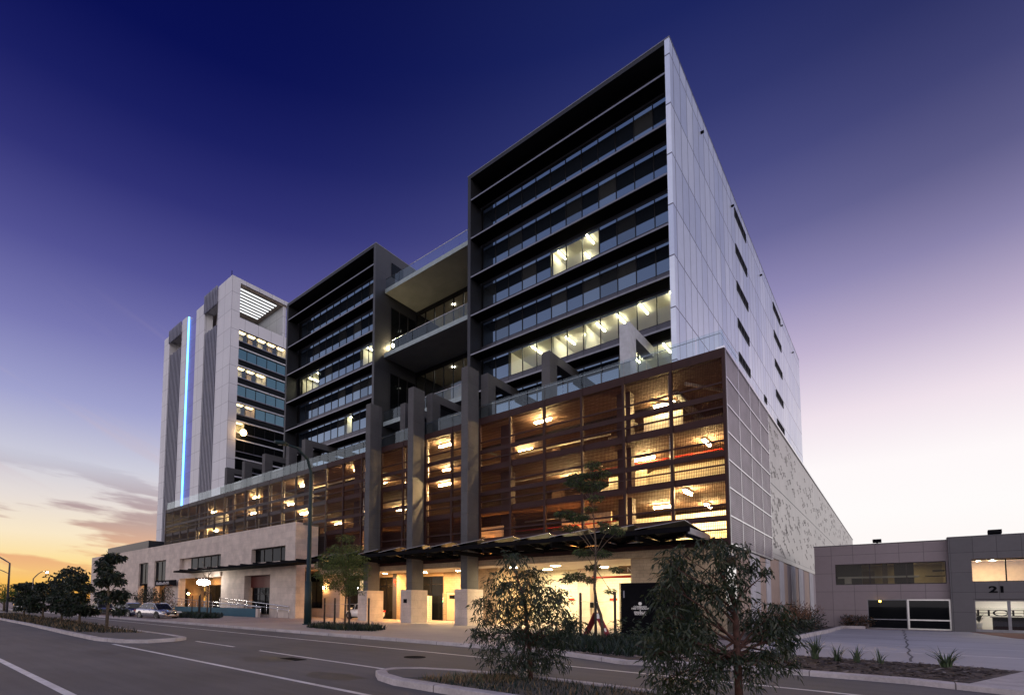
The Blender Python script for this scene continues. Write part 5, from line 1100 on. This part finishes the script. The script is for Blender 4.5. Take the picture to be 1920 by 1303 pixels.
# staked street trees on the pavement
rg = random.Random(8)
def feather(L, bx, by, s, dens): return px_clusters(L, bx, by, s, dens, rg, .38)
s1 = 1.0/ (1.6/50.0)
st1 = feather([(648, 1012, 18), (635, 1030, 24), (662, 1032, 22), (622, 1046, 26), (650, 1048, 30), (675, 1050, 18), (612, 1062, 26), (640, 1066, 34), (668, 1066, 28), (606, 1080, 18), (630, 1084, 32), (660, 1084, 30), (682, 1080, 14), (645, 1100, 30), (670, 1100, 20), (622, 1098, 20), (655, 1112, 16), (678, 1112, 10)], 649, 1179, 31.2, .34)
tree('street_tree', 'bright green feathery street tree between four stakes, left of the first fin', (-24.2, 19.3, .05), [(0, 0, 0), (.0, 0, 1.2), (.05, 0, 2.2), (.0, 0, 3.4), (-.05, 0, 4.6), (0, 0, 5.2)], [.075, .06, .05, .04, .025, .01], st1, 'feather', (M['leaf_green'], M['leaf_green2']), M['bark'], 'staked street trees', 3)
st2 = feather([(1115, 862, 15), (1090, 882, 20), (1125, 880, 22), (1075, 900, 16), (1108, 905, 26), (1135, 898, 12), (1118, 930, 14), (1060, 958, 18), (1085, 965, 20), (1070, 985, 16), (1110, 948, 10), (1150, 985, 18), (1165, 992, 12), (1135, 975, 8), (1100, 1032, 18), (1135, 1035, 16), (1075, 1080, 20), (1060, 1088, 12), (1110, 1085, 14), (1160, 1066, 12), (1145, 1108, 10), (1120, 1060, 14)], 1132, 1205, 46, 1.1)
tree('street_tree', 'tall thin street tree with a bent trunk and tiered foliage before the garage entry', (-9.1, 20.85, .05), [(0, 0, 0), (-.02, 0, .6), (-.08, 0, 1.1), (-.25, 0, 1.6), (-.33, 0, 2.2), (-.27, 0, 3.2), (-.26, 0, 4.2), (-.36, 0, 5.6), (-.45, 0, 7.4)], [.075, .07, .065, .06, .055, .045, .035, .025, .008], st2, 'feather', (M['leaf_green2'], M['leaf_dark']), M['bark'], 'staked street trees', 5)
def stake(x, y, h, label, group): 
    t = MB(); t.tube([(x, y, .0), (x, y, h)], .055, M['timber'], 8); t.tube([(x, y, h), (x, y, h+.01)], .05, M['bark'], 8); o = t.build('tree_stake'); o.data.transform(Matrix.Translation((-x, -y, 0))); o.location = (x, y, 0); tag(o, label, 'stake', group)
for i, (x, y) in enumerate(((-26.3, 19.35), (-24.75, 18.95), (-23.45, 19.0), (-22.95, 20.05))): stake(x, y, 1.85, ['dark timber stake nearest to the lamp post, left of the feathery tree', 'dark timber stake directly left of the feathery tree trunk', 'dark timber stake directly right of the feathery tree trunk', 'dark timber stake nearest to the first fin, right of the feathery tree'][i], 'stakes around the feathery tree')
for i, (x, y) in enumerate(((-10.35, 21.4), (-9.3, 20.6), (-8.35, 20.3))): stake(x, y, 2.1, ['dark stake left of the bent tree, beside the gum leaves', 'dark stake standing just left of the bent tree trunk', 'dark stake right of the bent tree, before the hydrant cabinet'][i], 'stakes around the bent tree')
for (pts) in ([(-26.3, 19.35, 1.5), (-24.75, 18.95, 1.48), (-23.45, 19.0, 1.5), (-22.95, 20.05, 1.5)], [(-10.35, 21.4, 1.75), (-9.3, 20.6, 1.68), (-8.35, 20.3, 1.75)]):
    b = MB(); b.tube(pts, .012, M['galv'], 4); tag(b.build('tie_wire'), 'thin wire tied between the stakes of the ' + ('feathery street tree' if pts[0][0] < -20 else 'bent street tree'), 'wire')
# bare tree and its stakes by the ramp
rg = random.Random(14); bt = thing('bare_tree', (-54.5, 24.8, .05), 'leafless young tree with stakes in front of the blue ramp wall', 'tree'); b = MB(); B = Vector((-54.5, 24.8, .05))
tp = [B, B+Vector((0, 0, 1.5)), B+Vector((.05, 0, 2.6)), B+Vector((0, .05, 4.2)), B+Vector((-.1, 0, 5.6))]; b.tube(tp, [.07, .06, .05, .035, .012], M['bark'], 7)
for k in range(26):
    z = rg.uniform(1.9, 4.9); q = B+Vector((0, 0, z)); a = rg.uniform(0, 6.28); l = rg.uniform(.6, 1.5); e = q+Vector((math.cos(a)*l*.7, math.sin(a)*l*.7, l)); m_ = q.lerp(e, .5)+Vector((math.cos(a)*.1, math.sin(a)*.1, -.05)); b.tube([q, m_, e], [.022, .016, .006], M['bark'], 4, False)
    for j in range(3): f_ = m_+Vector((rg.uniform(-.4, .4), rg.uniform(-.4, .4), rg.uniform(.3, .7))); b.tube([m_, f_], [.01, .004], M['bark'], 4, False)
b.build('trunk', bt)
for i, (x, y) in enumerate(((-57.6, 24.5), (-55.2, 24.2), (-51.3, 22.6), (-48.9, 22.6))): stake(x, y, 2.2 if i < 2 else 2.3, ['dark stake left of the leafless tree, nearest to the silver car', 'dark stake beside the trunk of the leafless tree', 'dark stake right of the leafless tree in the low shrubs', 'dark stake farthest right in the bed at the ramp wall'][i], 'stakes by the leafless tree')
tree('young_tree', 'small bushy tree against the stone wall behind the parked cars', (-72.5, 24.8, .05), [(0, 0, 0), (0, 0, 1.5), (.1, 0, 2.6)], [.06, .05, .02], [(-.9, 0, 2.2, .9, .6, 260), (.3, .2, 2.8, 1.0, .6, 300), (1.1, 0, 2.1, .8, .6, 240), (0, 0, 1.6, 1.2, .5, 260)], 'broad', (M['leaf_gum2'], M['leaf_dark']), M['bark'], None, 6)
tree('young_tree', 'orange lit small tree beside the entrance of the stone building', (-66.5, 24.9, .05), [(0, 0, 0), (0, 0, 1.4), (.1, 0, 3.0)], [.05, .04, .015], [(-.6, 0, 1.6, .6, .5, 120), (.4, .2, 2.3, .7, .6, 140), (.2, 0, 3.2, .6, .6, 110), (.9, 0, 1.3, .6, .5, 110)], 'broad', (M['leaf_gum2'], M['leaf_rust']), M['bark'], None, 16)
# dark trees on the far traffic island
rgi = random.Random(31)
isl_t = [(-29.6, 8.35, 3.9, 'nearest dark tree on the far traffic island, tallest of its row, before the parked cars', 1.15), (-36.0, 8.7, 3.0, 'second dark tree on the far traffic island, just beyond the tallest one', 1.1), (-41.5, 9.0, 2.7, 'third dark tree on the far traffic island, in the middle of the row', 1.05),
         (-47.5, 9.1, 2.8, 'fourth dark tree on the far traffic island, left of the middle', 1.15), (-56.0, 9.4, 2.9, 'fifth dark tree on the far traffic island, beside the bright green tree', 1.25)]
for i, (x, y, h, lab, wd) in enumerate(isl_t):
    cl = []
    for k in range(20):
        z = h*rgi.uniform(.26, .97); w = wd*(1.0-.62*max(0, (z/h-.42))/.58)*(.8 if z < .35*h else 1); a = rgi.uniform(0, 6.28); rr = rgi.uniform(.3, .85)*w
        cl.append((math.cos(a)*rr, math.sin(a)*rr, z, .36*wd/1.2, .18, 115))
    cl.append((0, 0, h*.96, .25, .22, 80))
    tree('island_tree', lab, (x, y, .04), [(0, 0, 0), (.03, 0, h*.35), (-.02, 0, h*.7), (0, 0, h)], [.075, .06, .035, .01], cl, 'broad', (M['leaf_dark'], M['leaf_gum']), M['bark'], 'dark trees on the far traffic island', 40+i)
    stake(x-.42, y+.1, 1.35, ['stake beside the tallest island tree', 'stake beside the second island tree', 'stake beside the third island tree in the middle of the row', 'stake beside the fourth island tree', 'stake beside the fifth island tree next to the bright green one', 'stake beside the farthest island tree'][i], 'stakes on the far traffic island')
# trees beyond, at the left edge
tree('street_tree', 'bright green rounded tree at the left edge beyond the island', (-92, 13.2, 0), [(0, 0, 0), (0, 0, 1.4), (0, 0, 2.6)], [.16, .14, .06], [(-3.2, 0, 2.6, 2.0, .8, 460), (-1.2, 0, 3.1, 2.0, .8, 520), (.9, 0, 2.5, 1.6, .8, 420), (-2.2, 1, 1.9, 2.0, .7, 420), (.2, -.6, 1.9, 1.6, .6, 380)], 'broad', (M['leaf_bright'], M['leaf_green']), M['bark'], None, 50)
bg = [(-150, 34, 9.5, 'dark spreading tree on the skyline at the far left edge'), (-165, 50, 9.0, 'dark tree on the skyline right of the curved lamp'), (-185, 66, 11, 'dark tree on the skyline behind the lit street lamp'), (-150, 44, 7.2, 'low dark tree under the lit street lamp'), (-210, 88, 13, 'tall open crowned tree on the skyline left of the stone building'), (-170, 78, 9.0, 'dark tree on the skyline touching the stone building'), (-190, 40, 8.5, 'far dark tree between the two curved lamps'), (-140, 24, 5.5, 'low dark tree beyond the bright green one')]
for i, (x, y, h, lab) in enumerate(bg):
    cl = []
    for k in range(12):
        a = rgi.uniform(0, 6.28); z = h*rgi.uniform(.35, .95); rr = rgi.uniform(.1, 1)*h*.55*(1-.5*abs(z/h-.6)); cl.append((math.cos(a)*rr, math.sin(a)*rr, z, h*.20, h*.11, 90))
    tree('far_tree', lab, (x, y, -.1), [(0, 0, 0), (0, 0, h*.5), (.2, 0, h*.9)], [.3, .22, .06], cl, 'far', (M['leaf_dark'], M['leaf_gum']), M['bark'], 'far trees on the skyline', 60+i)
# far off houses across the end of the street
for i, (x, y, w, d, h, lab) in enumerate(((-230, 60, 30, 14, 5, 'far pale low house behind the skyline trees, left'), (-210, 105, 34, 14, 6, 'far pale low house beside the stone building'))):
    t = thing('far_house', (x, y, 0), lab, 'house', 'far houses'); b = MB(); b.box(x, x+w, y, y+d, -.1, h*.62, M['stone_tan']); b.build('wall', t)
    b = MB(); P = [(x-1, y-1, h*.62), (x+w+1, y-1, h*.62), (x+w+1, y+d+1, h*.62), (x-1, y+d+1, h*.62)]; q0, q1 = (x+4, y+d/2, h), (x+w-4, y+d/2, h); b.face([P[0], P[1], q1, q0], M['dark_metal']); b.face([P[2], P[3], q0, q1], M['dark_metal']); b.face([P[1], P[2], q1], M['dark_metal']); b.face([P[3], P[0], q0], M['dark_metal']); b.build('roof', t)
# shrubs, strappy plants, ground cover
def tuft(name, label, x, y, z, n, ln, wd, m, group=None, seed=1, spread=.10, bend=.5, cat='plant'):
    rg = random.Random(seed); b = MB()
    for i in range(n):
        a = rg.uniform(0, 6.28); r0 = rg.uniform(0, spread); p = Vector((x+math.cos(a)*r0, y+math.sin(a)*r0, z)); L = ln*rg.uniform(.55, 1.15); lean = rg.uniform(.1, bend); w = wd*rg.uniform(.7, 1.2)
        d = Vector((math.cos(a), math.sin(a), 0)); s = Vector((-d.y, d.x, 0)); pts = []
        for k in range(4):
            u = k/3; pts.append((p + d*(L*lean*u*u*1.3) + Vector((0, 0, L*(u-.35*lean*u*u*1.6))), w*(1-u)**.6))
        for (q0, w0), (q1, w1) in zip(pts, pts[1:]): b.face([q0-s*w0/2, q0+s*w0/2, q1+s*w1/2, q1-s*w1/2], m, True)
    o = b.build(name); o.data.transform(Matrix.Translation((-x, -y, -z))); o.location = (x, y, z); return tag(o, label, cat, group)
for i, (x, y, n, l, lab) in enumerate(((-1.85, 19.0, 60, .80, 'tallest strappy plant in the bark mulch, beside the gum tree leaves'), (-1.32, 18.6, 34, .58, 'second strappy plant from the gum tree, thin and grey green'), (-.90, 18.75, 22, .50, 'pair of stiff strappy leaves in the middle of the bark strip'), (-.42, 18.9, 14, .48, 'small leaning strappy plant near the joint in the forecourt'), (.86, 18.8, 46, .70, 'spiky strappy plant with curved leaves, farthest right in the bark strip'))):
    tuft('strappy_plant', lab, x, y, .05, n, l, .035 if i != 4 else .05, M['leaf_strap'], 'strappy plants in the bark strip', 70+i, .10, .55 if i != 4 else .95)
rg = random.Random(77); k = 0
for i in range(26):
    y = 29+rg.random()*18; x = rg.uniform(-5.6, -3.9 if y < 44 else -3.5)
    k += 1; b = MB(); h = rg.uniform(.9, 1.6); leaves(b, Vector((x, y, h*.45)), (.65, .65, h*.5), 170, .22, .06, (M['leaf_dark'], M['leaf_gum2'] if i % 3 else M['leaf_rust']), rg, -.2, .4)
    leaves(b, Vector((x, y, h*.95)), (.5, .5, h*.25), 50, .25, .03, (M['leaf_rust'], M['leaf_rust']), rg, -.6, .3)
    o = b.build('garden_shrub'); tag(o, 'bushy rust tipped shrub in the bed along the silver wall', 'shrub', 'shrubs along the silver wall')
for i in range(7):
    x = -2.9+i*.22; b = MB(); leaves(b, Vector((x, 48.5, .5)), (.3, .3, .45), 90, .25, .05, (M['leaf_dark'], M['leaf_rust']), rg, -.4, .3); tag(b.build('garden_shrub'), 'low shrub against the mauve wall, left of the lower window', 'shrub', 'shrubs against the mauve wall')
def cover(label, poly, z, n, ln, mats, seed, name='ground_cover'):
    rg = random.Random(seed); b = MB(); xs = [p[0] for p in poly]; ys_ = [p[1] for p in poly]
    while n > 0:
        x, y = rg.uniform(min(xs), max(xs)), rg.uniform(min(ys_), max(ys_))
        if not in_poly(x, y, poly): continue
        n -= 1; a = rg.uniform(0, 6.28); L = ln*rg.uniform(.4, 1.2); d = Vector((math.cos(a)*.6, math.sin(a)*.6, rg.uniform(.5, 1.2))).normalized(); s = Vector((-d.y, d.x, 0)).normalized()*L*.09
        p = Vector((x, y, z)); b.face([p-s, p+s, p+d*L], mats[0] if rg.random() < .7 else mats[1])
    return tag(b.build(name), label, 'ground cover', kind='stuff')
cover('low grassy ground cover on the near traffic island', [(-7.0, 7.6), (-2, 7.5), (8, 7.5), (8, 9.4), (-4.6, 9.5), (-6.4, 9.4), (-6.9, 8.5)], .05, 9000, .13, (M['leaf_gum'], M['leaf_dry']), 1)
cover('dry low ground cover on the far traffic island', [(-70, 7.8), (-30, 7.1), (-27.6, 7.5), (-26.5, 9.0), (-46, 10.3), (-70, 10.9)], .05, 9000, .28, (M['leaf_dark'], M['leaf_dry']), 2)
cover('dark grassy bed around the staked feathery tree', [(-27.6, 19.6), (-26.6, 18.2), (-22.6, 17.6), (-20.8, 18.6), (-21.8, 20.4), (-24.5, 21.4)], .04, 2600, .42, (M['leaf_gum'], M['leaf_dark']), 3)
cover('dark green bed in front of the garage entry and hydrant cabinet', [(-12.6, 20.6), (-10.6, 16.6), (-7.4, 15.75), (-6.0, 15.5), (-5.0, 18), (-5.4, 22.4), (-7.5, 23.4), (-11.5, 22.6)], .04, 8000, .36, (M['leaf_gum'], M['leaf_dark']), 4)
cover('low dark shrubs in the bed around the leafless tree', [(-59, 23.0), (-52, 19.6), (-45.5, 20.0), (-45.2, 21.6), (-50, 24.4), (-58, 25.4)], .04, 3600, .55, (M['leaf_gum'], M['leaf_dark']), 5)
for i, (x, y, h, lab) in enumerate(((-7.6, 19.6, 1.0, 'leafy dark shrub at the foot of the hydrant cabinet'), (-6.3, 18.6, .9, 'low shrub right of the hydrant cabinet, behind the large gum tree'), (-11.7, 21.8, .9, 'leafy shrub left of the staked bent tree'), (-10.9, 20.8, .8, 'dark leafy shrub between the small gum tree and the stakes'), (-5.6, 20.6, .9, 'shrub at the corner below the framed side screens'))):
    b = MB(); sprigs(b, Vector((x, y, h*.55)), (.75, .75, h*.55), 90, 6, .15, .035, (M['leaf_gum'], M['leaf_gum2']), random.Random(90+i), .2, .1); tag(b.build('shrub'), lab, 'shrub', 'shrubs in the pavement bed')
cover('loose tuft of grass and dry litter at the tip of the near island', [(-7.3, 7.7), (-6.4, 7.7), (-5.6, 8.6), (-5.9, 9.2), (-6.6, 9.1)], .06, 700, .16, (M['leaf_dry'], M['leaf_strap']), 6, 'grass')
